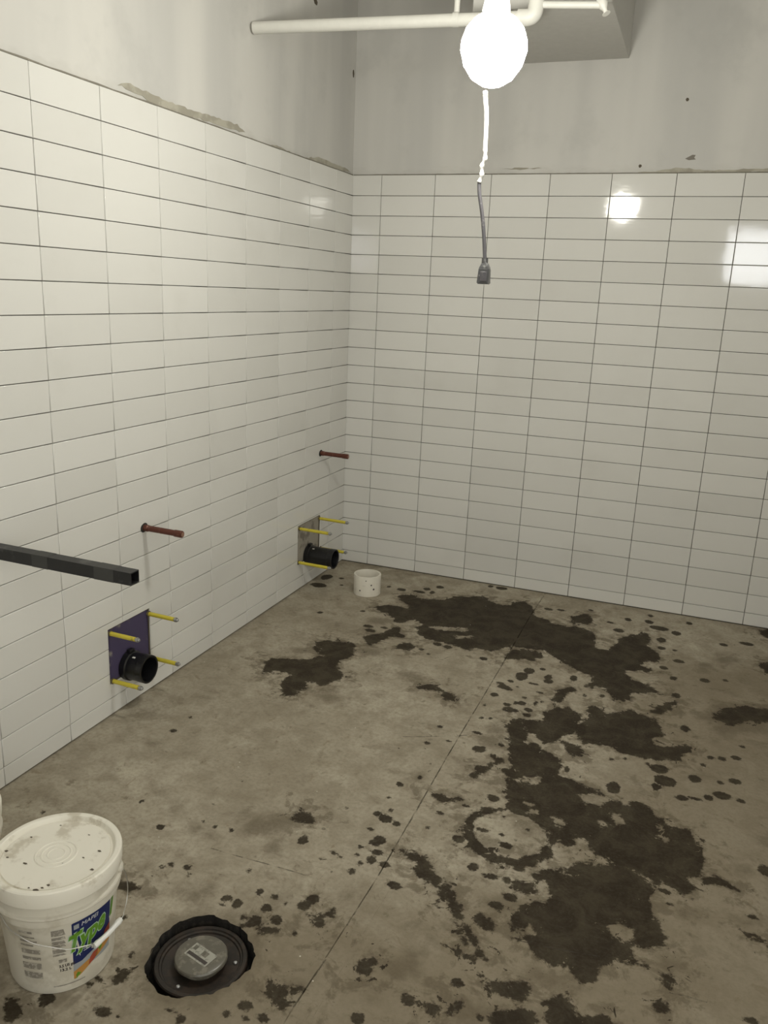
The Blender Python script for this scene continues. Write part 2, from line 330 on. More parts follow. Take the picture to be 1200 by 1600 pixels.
def L3(u, z, s=0.0):
    """point on the left wall: u metres from the corner, z up, s out of the wall"""
    return LD * u + LN * s + Vector((0, 0, z))
WET = [[(0.515,-0.413),(0.571,-0.371),(0.651,-0.399),(0.768,-0.376),(0.81,-0.282),(0.887,-0.257),(0.95,-0.202),(1.011,-0.263),(1.072,-0.299),(1.132,-0.269),(1.162,-0.196),(1.237,-0.238),(1.275,-0.367),(1.339,-0.405),(1.372,-0.479),(1.374,-0.646),(1.374,-0.792),(1.324,-0.802),(1.248,-0.812),(1.192,-0.88),(1.168,-0.918),(1.101,-0.911),(1.058,-0.945),(0.985,-0.923),(0.93,-0.916),(0.846,-0.911),(0.788,-0.879),(0.755,-0.802),(0.773,-0.748),(0.724,-0.71),(0.668,-0.738),(0.616,-0.736),(0.554,-0.686),(0.492,-0.663),(0.473,-0.613),(0.527,-0.573),(0.591,-0.562),(0.634,-0.575),(0.624,-0.524),(0.552,-0.472)],
[(1.124,-0.233),(1.186,-0.184),(1.259,-0.288),(1.274,-0.397),(1.328,-0.386),(1.392,-0.434),(1.459,-0.442),(1.531,-0.412),(1.591,-0.459),(1.62,-0.576),(1.634,-0.652),(1.684,-0.642),(1.716,-0.557),(1.711,-0.503),(1.747,-0.442),(1.795,-0.389),(1.833,-0.325),(1.869,-0.397),(1.865,-0.513),(1.919,-0.595),(1.913,-0.676),(1.857,-0.703),(1.841,-0.761),(1.9,-0.782),(1.883,-0.819),(1.835,-0.813),(1.781,-0.851),(1.817,-0.94),(1.89,-0.95),(1.938,-1.005),(1.878,-1.044),(1.826,-1.058),(1.823,-1.133),(1.78,-1.153),(1.743,-1.129),(1.719,-1.076),(1.682,-1.071),(1.63,-1.096),(1.657,-1.015),(1.642,-0.965),(1.582,-0.946),(1.559,-0.92),(1.494,-0.877),(1.448,-0.836),(1.4,-0.793),(1.346,-0.779),(1.248,-0.812)],
[(1.459,-0.288),(1.529,-0.221),(1.57,-0.282),(1.556,-0.353),(1.483,-0.38)],
[(1.511,-1.269),(1.529,-1.219),(1.538,-1.161),(1.587,-1.116),(1.597,-1.155),(1.562,-1.193),(1.561,-1.246),(1.547,-1.298),(1.524,-1.294)],
[(1.507,-1.401),(1.541,-1.346),(1.589,-1.314),(1.645,-1.346),(1.655,-1.389),(1.64,-1.433),(1.655,-1.481),(1.638,-1.533),(1.601,-1.559),(1.579,-1.628),(1.531,-1.634),(1.498,-1.589),(1.461,-1.571),(1.437,-1.491),(1.511,-1.475)],
[(1.666,-1.268),(1.703,-1.251),(1.742,-1.292),(1.807,-1.261),(1.837,-1.208),(1.874,-1.249),(1.925,-1.255),(1.961,-1.322),(1.983,-1.383),(1.933,-1.414),(1.929,-1.476),(1.968,-1.475),(2.067,-1.413),(2.075,-1.443),(2.045,-1.505),(2.039,-1.548),(1.972,-1.578),(1.927,-1.591),(1.866,-1.587),(1.828,-1.589),(1.801,-1.552),(1.739,-1.564),(1.686,-1.588),(1.673,-1.551),(1.653,-1.526),(1.654,-1.473),(1.659,-1.387),(1.697,-1.351),(1.669,-1.326)],
[(1.396,-1.501),(1.437,-1.491),(1.461,-1.571),(1.481,-1.605),(1.48,-1.665),(1.528,-1.66),(1.551,-1.699),(1.584,-1.708),(1.62,-1.731),(1.637,-1.769),(1.629,-1.817),(1.61,-1.862),(1.574,-1.872),(1.527,-1.9),(1.513,-1.87),(1.489,-1.939),(1.469,-1.861),(1.447,-1.778),(1.417,-1.66),(1.393,-1.566)],
[(1.606,-1.591),(1.688,-1.603),(1.688,-1.668),(1.668,-1.693),(1.62,-1.634)],
[(1.475,-1.945),(1.538,-1.917),(1.564,-1.94),(1.608,-1.892),(1.657,-1.877),(1.709,-1.875),(1.708,-1.923),(1.735,-1.964),(1.768,-2.001),(1.806,-2.034),(1.823,-2.068),(1.805,-2.141),(1.556,-2.25),(1.529,-2.205),(1.522,-2.11),(1.494,-2.046)],
[(1.768,-2.001),(1.805,-1.959),(1.848,-1.9),(1.893,-1.945),(1.947,-1.934),(1.989,-1.952),(2.003,-1.982),(1.987,-2.06),(1.805,-2.141)],
[(2.154,-1.119),(2.205,-1.036),(2.291,-0.976),(2.392,-0.959),(2.382,-1.09),(2.301,-1.108),(2.226,-1.181),(2.17,-1.169)],
[(2.395,-0.033),(2.471,0.019),(2.46,-0.123),(2.41,-0.133)],
[(2.374,-0.48),(2.439,-0.423),(2.427,-0.579),(2.382,-0.576)],
[(1.914,-1.211),(1.935,-1.132),(2.01,-1.056),(2.015,-1.084),(1.972,-1.185),(1.947,-1.206)],
[(0.379,-1.184),(0.421,-1.139),(0.488,-1.131),(0.539,-1.106),(0.577,-1.172),(0.591,-1.261),(0.555,-1.316),(0.564,-1.367),(0.633,-1.436),(0.648,-1.486),(0.622,-1.526),(0.584,-1.579),(0.55,-1.574),(0.514,-1.564),(0.535,-1.621),(0.526,-1.691),(0.492,-1.72),(0.447,-1.676),(0.41,-1.599),(0.424,-1.551),(0.396,-1.535),(0.35,-1.534),(0.315,-1.58),(0.295,-1.555),(0.286,-1.515),(0.26,-1.467),(0.274,-1.43),(0.343,-1.406),(0.422,-1.374),(0.469,-1.304),(0.405,-1.255)],
[(0.55,-1.013),(0.615,-0.963),(0.646,-0.856),(0.682,-0.838),(0.704,-0.92),(0.674,-0.97),(0.638,-1.058),(0.626,-1.098),(0.572,-1.066)],
[(0.736,-1.027),(0.777,-0.99),(0.827,-1.017),(0.823,-1.085),(0.751,-1.07)],
[(0.963,-1.406),(0.992,-1.365),(1.048,-1.352),(1.087,-1.401),(1.138,-1.416),(1.129,-1.464),(1.097,-1.474),(1.08,-1.417),(1.028,-1.402),(0.976,-1.426)],
[(1.346,-1.96),(1.373,-1.893),(1.423,-1.813),(1.433,-1.837),(1.39,-1.922),(1.363,-1.971)],
[(1.24,-0.949),(1.258,-0.858),(1.302,-0.82),(1.399,-0.823),(1.409,-0.883),(1.325,-0.933),(1.246,-0.978)],
[(1.446,-1.871),(1.632,-1.786),(1.632,-1.842),(1.538,-1.902),(1.486,-1.926),(1.447,-1.898)],
[(1.484,-2.022),(1.481,-1.964),(1.566,-1.899),(1.62,-1.829),(1.689,-1.852),(1.746,-1.87),(1.832,-1.916),(1.893,-1.913),(1.934,-1.879),(1.963,-1.945),(2.014,-1.976),(2.076,-1.986),(2.112,-2.055),(2.116,-2.094),(2.112,-2.174),(2.076,-2.222),(2.091,-2.258),(2.063,-2.312),(2.033,-2.283),(2.002,-2.26),(2.003,-2.29),(1.982,-2.305),(1.965,-2.264),(1.927,-2.268),(1.861,-2.22),(1.813,-2.214),(1.778,-2.189),(1.753,-2.129),(1.706,-2.09),(1.688,-2.143),(1.658,-2.112),(1.61,-2.133),(1.571,-2.112),(1.541,-2.141),(1.523,-2.095),(1.563,-2.028),(1.505,-2.054)],
[(1.648,-2.384),(1.689,-2.347),(1.739,-2.319),(1.757,-2.278),(1.819,-2.265),(1.877,-2.226),(1.925,-2.244),(1.981,-2.294),(1.97,-2.357),(1.981,-2.42),(2.01,-2.44),(2.033,-2.493),(2.021,-2.528),(1.962,-2.553),(1.947,-2.54),(1.945,-2.608),(1.992,-2.612),(1.914,-2.631),(1.864,-2.662),(1.876,-2.711),(1.853,-2.734),(1.819,-2.727),(1.802,-2.698),(1.751,-2.715),(1.712,-2.689),(1.686,-2.661),(1.65,-2.657),(1.699,-2.616),(1.674,-2.596),(1.636,-2.622),(1.623,-2.564),(1.644,-2.522),(1.713,-2.492),(1.693,-2.419),(1.671,-2.464),(1.636,-2.48),(1.605,-2.445),(1.653,-2.412)],
[(2.12,-2.196),(2.15,-2.171),(2.186,-2.192),(2.211,-2.218),(2.178,-2.208),(2.127,-2.218)],
[(2.006,-2.647),(2.037,-2.616),(2.07,-2.638),(2.032,-2.662)],
[(2.004,-2.726),(2.04,-2.71),(2.039,-2.74),(2.011,-2.744)],
[(1.526,-2.627),(1.542,-2.599),(1.561,-2.618),(1.588,-2.622),(1.585,-2.657),(1.556,-2.657),(1.535,-2.645)],
[(1.752,-2.833),(1.801,-2.778),(1.83,-2.8),(1.835,-2.838),(1.906,-2.808),(1.933,-2.844),(1.784,-2.907),(1.763,-2.861)],
[(1.613,-2.814),(1.649,-2.808),(1.711,-2.786),(1.724,-2.819),(1.709,-2.847),(1.659,-2.855),(1.626,-2.853)],
[(1.432,-2.559),(1.449,-2.572),(1.464,-2.611),(1.492,-2.653),(1.511,-2.686),(1.528,-2.71),(1.545,-2.727),(1.546,-2.733),(1.528,-2.72),(1.503,-2.692),(1.483,-2.657),(1.462,-2.628),(1.445,-2.596)],
[(1.534,-2.764),(1.554,-2.759),(1.576,-2.776),(1.6,-2.802),(1.619,-2.821),(1.613,-2.83),(1.586,-2.803),(1.562,-2.777),(1.544,-2.773)],
[(1.642,-2.92),(1.696,-2.873),(1.744,-2.857),(1.761,-2.917),(1.652,-2.962)],
[(1.549,-2.935),(1.574,-2.908),(1.584,-2.92),(1.555,-2.957)],
[(2.221,-2.386),(2.242,-2.382),(2.28,-2.396),(2.279,-2.419),(2.24,-2.408)],
[(1.585,-2.442),(1.633,-2.427),(1.672,-2.428),(1.657,-2.47),(1.619,-2.475)],
[(0.879,-2.443),(0.895,-2.39),(0.931,-2.387),(0.954,-2.425),(0.922,-2.446)],
[(1.007,-2.909),(1.018,-2.878),(1.059,-2.866),(1.072,-2.876),(1.044,-2.898),(1.018,-2.921)],
[(1.11,-2.791),(1.124,-2.774),(1.16,-2.775),(1.173,-2.811),(1.163,-2.831),(1.134,-2.813)],
[(1.252,-2.441),(1.286,-2.44),(1.323,-2.45),(1.358,-2.454),(1.361,-2.478),(1.39,-2.503),(1.414,-2.517),(1.413,-2.541),(1.441,-2.57),(1.447,-2.601),(1.423,-2.612),(1.422,-2.584),(1.406,-2.556),(1.378,-2.544),(1.369,-2.566),(1.35,-2.545),(1.347,-2.522),(1.318,-2.509),(1.318,-2.484),(1.277,-2.463)],
[(1.246,-2.129),(1.278,-2.123),(1.321,-2.128),(1.345,-2.113),(1.339,-2.141),(1.301,-2.154),(1.255,-2.141)],
[(1.127,-3.064),(1.134,-3.036),(1.167,-3.03),(1.184,-3.049),(1.206,-3.064),(1.197,-3.088),(1.172,-3.095),(1.156,-3.077)],
[(1.293,-2.915),(1.302,-2.884),(1.336,-2.86),(1.344,-2.88),(1.336,-2.915),(1.318,-2.922)],
[(1.494,-2.95),(1.513,-2.926),(1.536,-2.949),(1.528,-2.976),(1.506,-2.969)],
[(0.598,-2.885),(0.629,-2.877),(0.632,-2.893),(0.619,-2.912),(0.598,-2.908)],
[(0.574,-2.909),(0.575,-2.892),(0.599,-2.879),(0.632,-2.877),(0.637,-2.894),(0.609,-2.911),(0.588,-2.915)],
[(0.773,-3.174),(0.775,-3.149),(0.792,-3.133),(0.805,-3.146),(0.801,-3.172),(0.786,-3.185)],
[(0.588,-3.32),(0.607,-3.308),(0.636,-3.326),(0.653,-3.361),(0.635,-3.368)],
[(1.41,-2.518),(1.449,-2.555),(1.482,-2.603),(1.506,-2.636),(1.541,-2.684),(1.599,-2.757),(1.59,-2.765),(1.536,-2.706),(1.495,-2.651),(1.468,-2.62),(1.439,-2.588),(1.406,-2.544)]]
LIGHT = [[(0.792,-0.762),(0.873,-0.729),(0.991,-0.698),(1.01,-0.718),(0.94,-0.764),(0.863,-0.787)],
[(0.95,-0.824),(0.989,-0.791),(1.039,-0.774),(1.036,-0.815),(0.976,-0.844)],
[(1.519,-2.161),(1.577,-2.154),(1.626,-2.156),(1.656,-2.172),(1.613,-2.197),(1.547,-2.208),(1.529,-2.205)],
[(1.649,-2.091),(1.683,-2.088),(1.703,-2.11),(1.684,-2.136)],
[(1.548,-2.045),(1.589,-2.032),(1.605,-2.042),(1.574,-2.065)],
[(1.836,-1.99),(1.856,-1.987),(1.876,-2.027),(1.866,-2.061),(1.847,-2.04)],
[(1.789,-2.038),(1.806,-2.038),(1.821,-2.062),(1.806,-2.079)],
[(1.969,-1.981),(1.989,-1.972),(2.021,-2.053),(2.01,-2.079),(1.985,-2.055)],
[(1.839,-1.985),(1.856,-1.985),(1.867,-2.064),(1.85,-2.057)],
[(1.521,-1.898),(1.589,-1.87),(1.583,-1.917),(1.554,-1.934)],
[(1.578,-2.083),(1.61,-2.064),(1.61,-2.087),(1.581,-2.1)],
[(1.721,-1.916),(1.776,-1.891),(1.822,-1.904),(1.786,-1.977),(1.743,-1.98)],
[(1.875,-2.509),(1.901,-2.487),(1.936,-2.483),(1.94,-2.533),(1.914,-2.554),(1.885,-2.541)],
[(1.659,-2.422),(1.682,-2.4),(1.697,-2.43),(1.685,-2.458),(1.665,-2.455)],
[(1.665,-2.347),(1.704,-2.341),(1.755,-2.343),(1.737,-2.356),(1.69,-2.357)]]
DAMP = [[(2.071,-1.138),(2.121,-1.115),(2.173,-0.99),(2.241,-0.958),(2.292,-0.955),(2.395,-0.917),(2.377,-1.166),(2.296,-1.221),(2.24,-1.247),(2.199,-1.301),(2.153,-1.269),(2.153,-1.196),(2.088,-1.169)],
[(2.084,-0.594),(2.159,-0.583),(2.149,-0.687),(2.103,-0.709)],
[(2.17,-0.474),(2.268,-0.413),(2.275,-0.502),(2.188,-0.569)],
[(0.493,-0.817),(0.51,-0.768),(0.585,-0.731),(0.62,-0.785),(0.585,-0.848),(0.536,-0.853)],
[(1.308,-1.614),(1.327,-1.579),(1.391,-1.576),(1.404,-1.637),(1.344,-1.653)],
[(1.29,-1.689),(1.37,-1.674),(1.421,-1.713),(1.388,-1.749),(1.33,-1.765)],
[(0.591,-1.197),(0.688,-1.118),(0.725,-1.181),(0.641,-1.237)],
[(1.533,-2.536),(1.622,-2.486),(1.681,-2.517),(1.634,-2.581),(1.562,-2.59)],
[(1.719,-2.724),(1.819,-2.727),(1.85,-2.757),(1.79,-2.791),(1.731,-2.79),(1.666,-2.765)],
[(2.002,-2.555),(2.054,-2.543),(2.081,-2.588),(2.031,-2.627),(1.991,-2.608)],
[(2.049,-2.357),(2.106,-2.344),(2.099,-2.38),(2.057,-2.393)],
[(2.176,-2.325),(2.21,-2.332),(2.286,-2.31),(2.277,-2.346),(2.216,-2.362)],
[(2.211,-2.106),(2.25,-2.076),(2.262,-2.122),(2.224,-2.151)],
[(1.538,-2.898),(1.619,-2.881),(1.724,-2.853),(1.796,-2.83),(1.763,-2.893),(1.567,-2.998)],
[(2.272,-1.928),(2.33,-1.888),(2.323,-1.976),(2.285,-1.979)],
[(0.756,-2.556),(0.766,-2.508),(0.809,-2.429),(0.878,-2.413),(0.892,-2.384),(0.934,-2.373),(0.966,-2.419),(0.924,-2.467),(0.881,-2.529),(0.828,-2.567),(0.777,-2.575)],
[(1.282,-2.428),(1.343,-2.434),(1.411,-2.494),(1.434,-2.544),(1.402,-2.569),(1.34,-2.525)],
[(1.336,-2.86),(1.383,-2.849),(1.409,-2.8),(1.443,-2.795),(1.455,-2.873),(1.418,-2.906),(1.361,-2.904)],
[(0.766,-3.056),(0.771,-3.03),(0.789,-3.027),(0.799,-3.052),(0.783,-3.063)],
[(1.142,-3.024),(1.186,-2.996),(1.226,-3.005),(1.204,-3.032)],
[(0.726,-2.84),(0.787,-2.826),(0.817,-2.777),(0.837,-2.838),(0.808,-2.884),(0.745,-2.867)],
[(0.857,-2.554),(0.902,-2.534),(0.929,-2.603),(0.9,-2.616)],
[(0.534,-3.326),(0.601,-3.306),(0.669,-3.312),(0.659,-3.358),(0.6,-3.391)],
[(0.439,-3.225),(0.506,-3.245),(0.576,-3.299),(0.558,-3.324),(0.501,-3.294)],
[(1.383,-2.481),(1.455,-2.535),(1.52,-2.63),(1.608,-2.753),(1.587,-2.78),(1.494,-2.673),(1.422,-2.584)]]
DROP = [(1.846,-0.178,0.021,0.025),(2.048,-0.101,0.016,0.019),(1.851,-0.083,0.017,0.02),(1.743,-0.196,0.017,0.025),(1.903,-0.245,0.046,0.03),(1.988,-0.273,0.023,0.03),(1.92,-0.401,0.023,0.028),(1.927,-0.505,0.017,0.021),(1.987,-0.503,0.012,0.014),(2.008,-0.63,0.026,0.021),(1.945,-0.736,0.02,0.019),(1.992,-0.833,0.014,0.019),(2.126,-0.793,0.024,0.021),(2.212,-0.752,0.014,0.014),(2.212,-0.322,0.022,0.017),(2.323,-0.256,0.034,0.021),(2.009,-1.004,0.019,0.021),(2.049,-1.29,0.017,0.025),(2.143,-1.477,0.014,0.012),(2.184,-1.469,0.015,0.014),(2.233,-1.439,0.017,0.014),(2.117,-1.543,0.011,0.011),(2.174,-1.641,0.012,0.012),(2.224,-1.614,0.017,0.018),(2.179,-1.725,0.027,0.022),(1.968,-1.642,0.03,0.029),(1.989,-1.713,0.037,0.034),(1.963,-1.767,0.013,0.019),(2.088,-1.654,0.019,0.023),(2.048,-1.797,0.019,0.016),(2.096,-1.783,0.019,0.008),(1.911,-1.899,0.022,0.015),(1.71,-0.371,0.029,0.023),(1.799,-1.649,0.007,0.009),(1.846,-1.62,0.005,0.008),(1.516,-1.682,0.024,0.028),(1.655,-1.784,0.012,0.019),(1.713,-1.147,0.01,0.016),(1.641,-1.177,0.011,0.012),(1.575,-1.031,0.016,0.026),(1.356,-1.113,0.027,0.042),(1.376,-1.044,0.024,0.031),(1.431,-0.999,0.014,0.013),(1.468,-1.071,0.017,0.03),(1.475,-1.113,0.021,0.021),(1.407,-1.363,0.016,0.015),(1.442,-1.406,0.019,0.017),(1.459,-1.334,0.006,0.016),(1.443,-1.454,0.014,0.014),(1.395,-1.434,0.01,0.013),(1.304,-0.905,0.041,0.029),(1.361,-0.916,0.021,0.019),(1.82,-1.832,0.02,0.026),(2.237,-1.733,0.015,0.011),(2.134,-1.759,0.015,0.016),(1.925,-1.62,0.008,0.01),(2.26,-1.342,0.01,0.01),(1.325,-0.237,0.024,0.019),(1.392,-0.221,0.022,0.013),(1.542,-0.146,0.012,0.013),(1.658,-0.281,0.016,0.012),(1.453,-0.713,0.015,0.02),(1.36,-1.223,0.009,0.006),(1.418,-1.163,0.019,0.008),(1.458,-1.231,0.014,0.01),(1.409,-1.307,0.011,0.009),(1.482,-1.313,0.009,0.01),(1.385,-1.369,0.009,0.015),(0.506,-0.319,0.027,0.021),(0.428,-0.305,0.012,0.018),(0.693,-0.18,0.022,0.022),(0.955,-0.031,0.016,0.018),(1.019,-0.033,0.032,0.027),(0.238,-0.835,0.016,0.015),(0.431,-0.718,0.014,0.015),(0.65,-0.747,0.033,0.035),(1.157,-1.005,0.018,0.017),(1.284,-1.337,0.018,0.017),(1.321,-1.181,0.012,0.013),(1.283,-1.221,0.019,0.013),(1.307,-1.249,0.028,0.02),(1.327,-1.261,0.019,0.012),(1.405,-1.362,0.016,0.017),(1.366,-1.438,0.026,0.022),(1.442,-1.407,0.018,0.016),(1.446,-1.454,0.015,0.013),(1.461,-1.333,0.009,0.015),(1.268,-1.444,0.009,0.011),(1.282,-1.551,0.008,0.011),(1.351,-1.398,0.014,0.011),(1.326,-1.788,0.02,0.022),(1.15,-1.688,0.009,0.008),(0.912,-0.948,0.021,0.019),(0.968,-0.955,0.023,0.018),(0.861,-1.04,0.013,0.012),(0.905,-1.072,0.01,0.008),(1.318,-1.541,0.008,0.009),(0.531,-0.894,0.027,0.017),(0.561,-0.935,0.027,0.017),(0.609,-0.874,0.019,0.014),(0.716,-0.932,0.026,0.019),(0.128,-0.304,0.015,0.013),(0.172,-0.407,0.013,0.013),(0.057,-0.465,0.046,0.035),(0.042,-0.322,0.031,0.046),(0.608,-0.305,0.038,0.017),(0.633,-0.244,0.021,0.022),(0.677,-0.284,0.015,0.026),(1.138,-2.121,0.013,0.013),(1.392,-1.807,0.011,0.015),(1.453,-1.884,0.012,0.014),(1.452,-2.065,0.021,0.018),(1.525,-2.086,0.027,0.029),(1.448,-2.141,0.023,0.017),(1.404,-2.323,0.021,0.018),(1.686,-2.183,0.015,0.013),(1.721,-2.197,0.022,0.021),(1.539,-2.448,0.027,0.011),(1.582,-2.444,0.011,0.015),(2.031,-2.354,0.008,0.006),(1.544,-2.292,0.017,0.013),(1.491,-2.637,0.019,0.015),(1.557,-2.717,0.01,0.009),(1.549,-2.855,0.017,0.014),(2.293,-2.089,0.021,0.026),(2.221,-2.687,0.019,0.012),(1.625,-2.931,0.011,0.01),(1.478,-2.427,0.016,0.019),(1.604,-2.382,0.016,0.012),(1.607,-2.509,0.019,0.015),(1.576,-2.557,0.019,0.014),(1.824,-1.835,0.023,0.036),(2.089,-1.653,0.022,0.022),(2.043,-1.8,0.017,0.013),(2.177,-1.728,0.026,0.02),(2.223,-1.611,0.022,0.018),(2.248,-2.315,0.015,0.007),(1.38,-2.174,0.004,0.004),(1.753,-2.244,0.003,0.007),(1.565,-2.252,0.008,0.005),(1.461,-2.247,0.021,0.01),(1.521,-2.246,0.012,0.008),(1.594,-2.188,0.005,0.005),(1.653,-2.255,0.006,0.005),(1.905,-1.904,0.027,0.016),(0.966,-2.52,0.016,0.022),(0.535,-2.643,0.011,0.012),(0.637,-2.566,0.007,0.008),(0.713,-2.765,0.011,0.01),(0.647,-2.791,0.008,0.007),(0.665,-2.775,0.01,0.009),(0.883,-2.705,0.007,0.008),(0.953,-2.768,0.009,0.011),(0.998,-2.77,0.011,0.009),(1.0,-2.817,0.013,0.015),(0.92,-2.835,0.014,0.017),(0.881,-2.827,0.012,0.012),(0.887,-2.857,0.01,0.008),(1.039,-2.782,0.006,0.006),(0.949,-2.871,0.014,0.013),(0.997,-2.872,0.015,0.017),(1.046,-2.846,0.017,0.017),(1.089,-2.768,0.019,0.018),(1.103,-2.737,0.016,0.016),(1.124,-2.307,0.012,0.014),(1.159,-2.319,0.022,0.019),(1.161,-2.269,0.007,0.011),(1.201,-2.328,0.012,0.012),(1.133,-2.386,0.012,0.009),(1.18,-2.422,0.018,0.017),(1.17,-2.443,0.018,0.011),(1.194,-2.482,0.015,0.013),(1.136,-2.479,0.007,0.007),(1.142,-2.517,0.008,0.008),(1.19,-2.521,0.015,0.018),(1.165,-2.549,0.01,0.009),(1.155,-2.59,0.013,0.013),(1.234,-2.525,0.016,0.013),(1.074,-2.537,0.012,0.007),(1.101,-2.55,0.007,0.005),(1.057,-2.573,0.009,0.005),(1.291,-2.595,0.018,0.015),(1.137,-2.118,0.011,0.012),(1.105,-3.115,0.019,0.015),(1.077,-3.153,0.01,0.01),(1.159,-3.128,0.017,0.01),(0.988,-3.204,0.009,0.01),(0.987,-3.173,0.007,0.006),(0.962,-3.179,0.007,0.005),(0.953,-3.194,0.008,0.004),(1.124,-3.147,0.009,0.008),(1.454,-2.951,0.019,0.016),(1.362,-3.046,0.018,0.016),(1.294,-3.031,0.005,0.005),(0.686,-2.574,0.007,0.008),(0.739,-2.567,0.007,0.007),(0.619,-2.475,0.004,0.004),(0.402,-2.559,0.004,0.006),(0.637,-2.323,0.005,0.007),(0.241,-2.033,0.009,0.008),(0.238,-2.144,0.014,0.01),(1.167,-2.772,0.014,0.008),(1.169,-2.75,0.007,0.011),(1.425,-2.605,0.01,0.011),(1.112,-2.868,0.003,0.006),(0.937,-2.701,0.007,0.003),(1.13,-2.206,0.008,0.006),(1.298,-2.306,0.006,0.006),(0.794,-3.141,0.005,0.01),(0.769,-3.093,0.008,0.007),(0.973,-2.898,0.01,0.009),(1.023,-2.318,0.007,0.006),(1.101,-2.617,0.004,0.003),(0.753,-2.932,0.003,0.003),(0.735,-2.791,0.004,0.005),(1.21,-3.022,0.019,0.006),(1.15,-1.692,0.01,0.008),(1.138,-1.768,0.005,0.004),(1.193,-1.954,0.007,0.004),(1.205,-1.999,0.004,0.004),(1.14,-2.121,0.011,0.01),(1.189,-2.053,0.008,0.009),(1.296,-2.306,0.006,0.008),(1.38,-2.179,0.003,0.004),(1.353,-1.961,0.013,0.014),(1.452,-1.883,0.012,0.012),(1.393,-1.803,0.012,0.012),(1.343,-1.782,0.016,0.021),(1.367,-1.91,0.019,0.021),(1.397,-1.871,0.015,0.016),(1.417,-1.831,0.014,0.021),(1.402,-1.722,0.012,0.011),(1.455,-2.067,0.02,0.018),(1.402,-2.318,0.017,0.01),(1.399,-2.353,0.009,0.006),(1.309,-2.218,0.013,0.01),(1.299,-1.674,0.019,0.008),(1.14,-1.826,0.014,0.009),(1.209,-1.777,0.012,0.008),(1.058,-1.906,0.005,0.004),(1.144,-1.866,0.005,0.006),(1.348,-2.119,0.015,0.009),(1.38,-2.146,0.01,0.007),(0.672,-2.996,0.009,0.009),(0.745,-3.186,0.014,0.011),(0.67,-3.281,0.021,0.018),(0.815,-3.257,0.023,0.014),(0.852,-3.254,0.005,0.003),(0.402,-2.557,0.005,0.007),(0.157,-2.729,0.008,0.008),(0.735,-3.207,0.01,0.006),(0.848,-3.151,0.007,0.006)]
FDROP = [(0.345,-1.3,0.027,0.024),(1.262,-0.333,0.02,0.023),(0.838,-1.544,0.018,0.024),(1.174,-2.056,0.029,0.02),(0.904,-1.322,0.071,0.041),(0.656,-1.656,0.055,0.036),(0.653,-1.167,0.063,0.041),(1.563,-1.451,0.022,0.017),(1.349,-1.715,0.051,0.027),(0.522,-2.557,0.014,0.014),(1.275,-2.516,0.014,0.009),(1.193,-2.686,0.016,0.014),(1.372,-2.977,0.012,0.012),(1.47,-2.754,0.018,0.018),(0.668,-2.727,0.01,0.007),(0.595,-2.795,0.009,0.009),(0.636,-2.609,0.016,0.011),(0.222,-2.245,0.019,0.015),(1.015,-2.93,0.041,0.009),(1.398,-2.725,0.012,0.007),(1.306,-2.215,0.017,0.02),(1.093,-2.05,0.01,0.008),(0.745,-2.488,0.013,0.019),(0.688,-2.615,0.016,0.01),(0.772,-3.092,0.016,0.012),(0.776,-3.047,0.015,0.017),(0.726,-3.086,0.012,0.016),(0.594,-2.799,0.007,0.011),(0.741,-3.105,0.007,0.01),(0.772,-3.095,0.007,0.009),(0.868,-3.232,0.013,0.007),(0.642,-2.904,0.008,0.009)]
CRACKS = [[(1.042,-1.821),(1.111,-1.789),(1.233,-1.728),(1.276,-1.698)],
[(0.728,-2.665),(0.801,-2.665),(0.916,-2.66),(1.004,-2.658),(1.087,-2.66)],
[(1.644,-2.661),(1.759,-2.649),(1.871,-2.629)],
[(2.001,-2.685),(2.075,-2.674),(2.134,-2.673)],
[(0.982,-1.106),(1.028,-0.999)],
[(0.494,-1.055),(0.67,-1.036),(0.982,-1.106),(0.811,-1.065)],
[(1.767,-1.876),(1.878,-1.926),(1.942,-1.955)],
[(1.268,-0.043),(1.257,-0.366)],
[(1.255,-0.377),(1.252,-0.969),(1.246,-1.32),(1.237,-1.874),(1.237,-2.243),(1.233,-2.581),(1.225,-2.797)],
[(1.222,-2.911),(1.209,-3.098)],
[(0.004,-1.093),(0.296,-1.109),(0.47,-1.117),(0.699,-1.111)]]

# ------------------------------------------------------------------ floor
DC = Vector((0.926, -3.024))                 # centre of the drain
def hole_r(th):
    return 0.129 + 0.006 * math.sin(3 * th + 1) + 0.002 * math.sin(7 * th) + 0.002 * math.sin(11.0 * th + 2) * math.sin(2 * th) + 0.0018 * math.sin(19 * th + 3 * math.sin(th)) + 0.0012 * math.sin(37 * th) + 0.007 * max(0, math.cos(th + 1.9))

def poly_sdf(X, Y, poly):
    P = np.array(poly); d2 = np.full(X.shape, 1e9); inside = np.zeros(X.shape, bool)
    for i in range(len(P)):
        ax, ay = P[i]; bx, by = P[(i + 1) % len(P)]
        ex, ey = bx - ax, by - ay; L = ex * ex + ey * ey + 1e-12
        t = np.clip(((X - ax) * ex + (Y - ay) * ey) / L, 0, 1)
        d2 = np.minimum(d2, (X - ax - t * ex) ** 2 + (Y - ay - t * ey) ** 2)
        if abs(ey) > 1e-9:
            c = ((ay > Y) != (by > Y)) & (X < ex * (Y - ay) / ey + ax)
            inside ^= c
    d = np.sqrt(d2); return np.where(inside, -d, d)

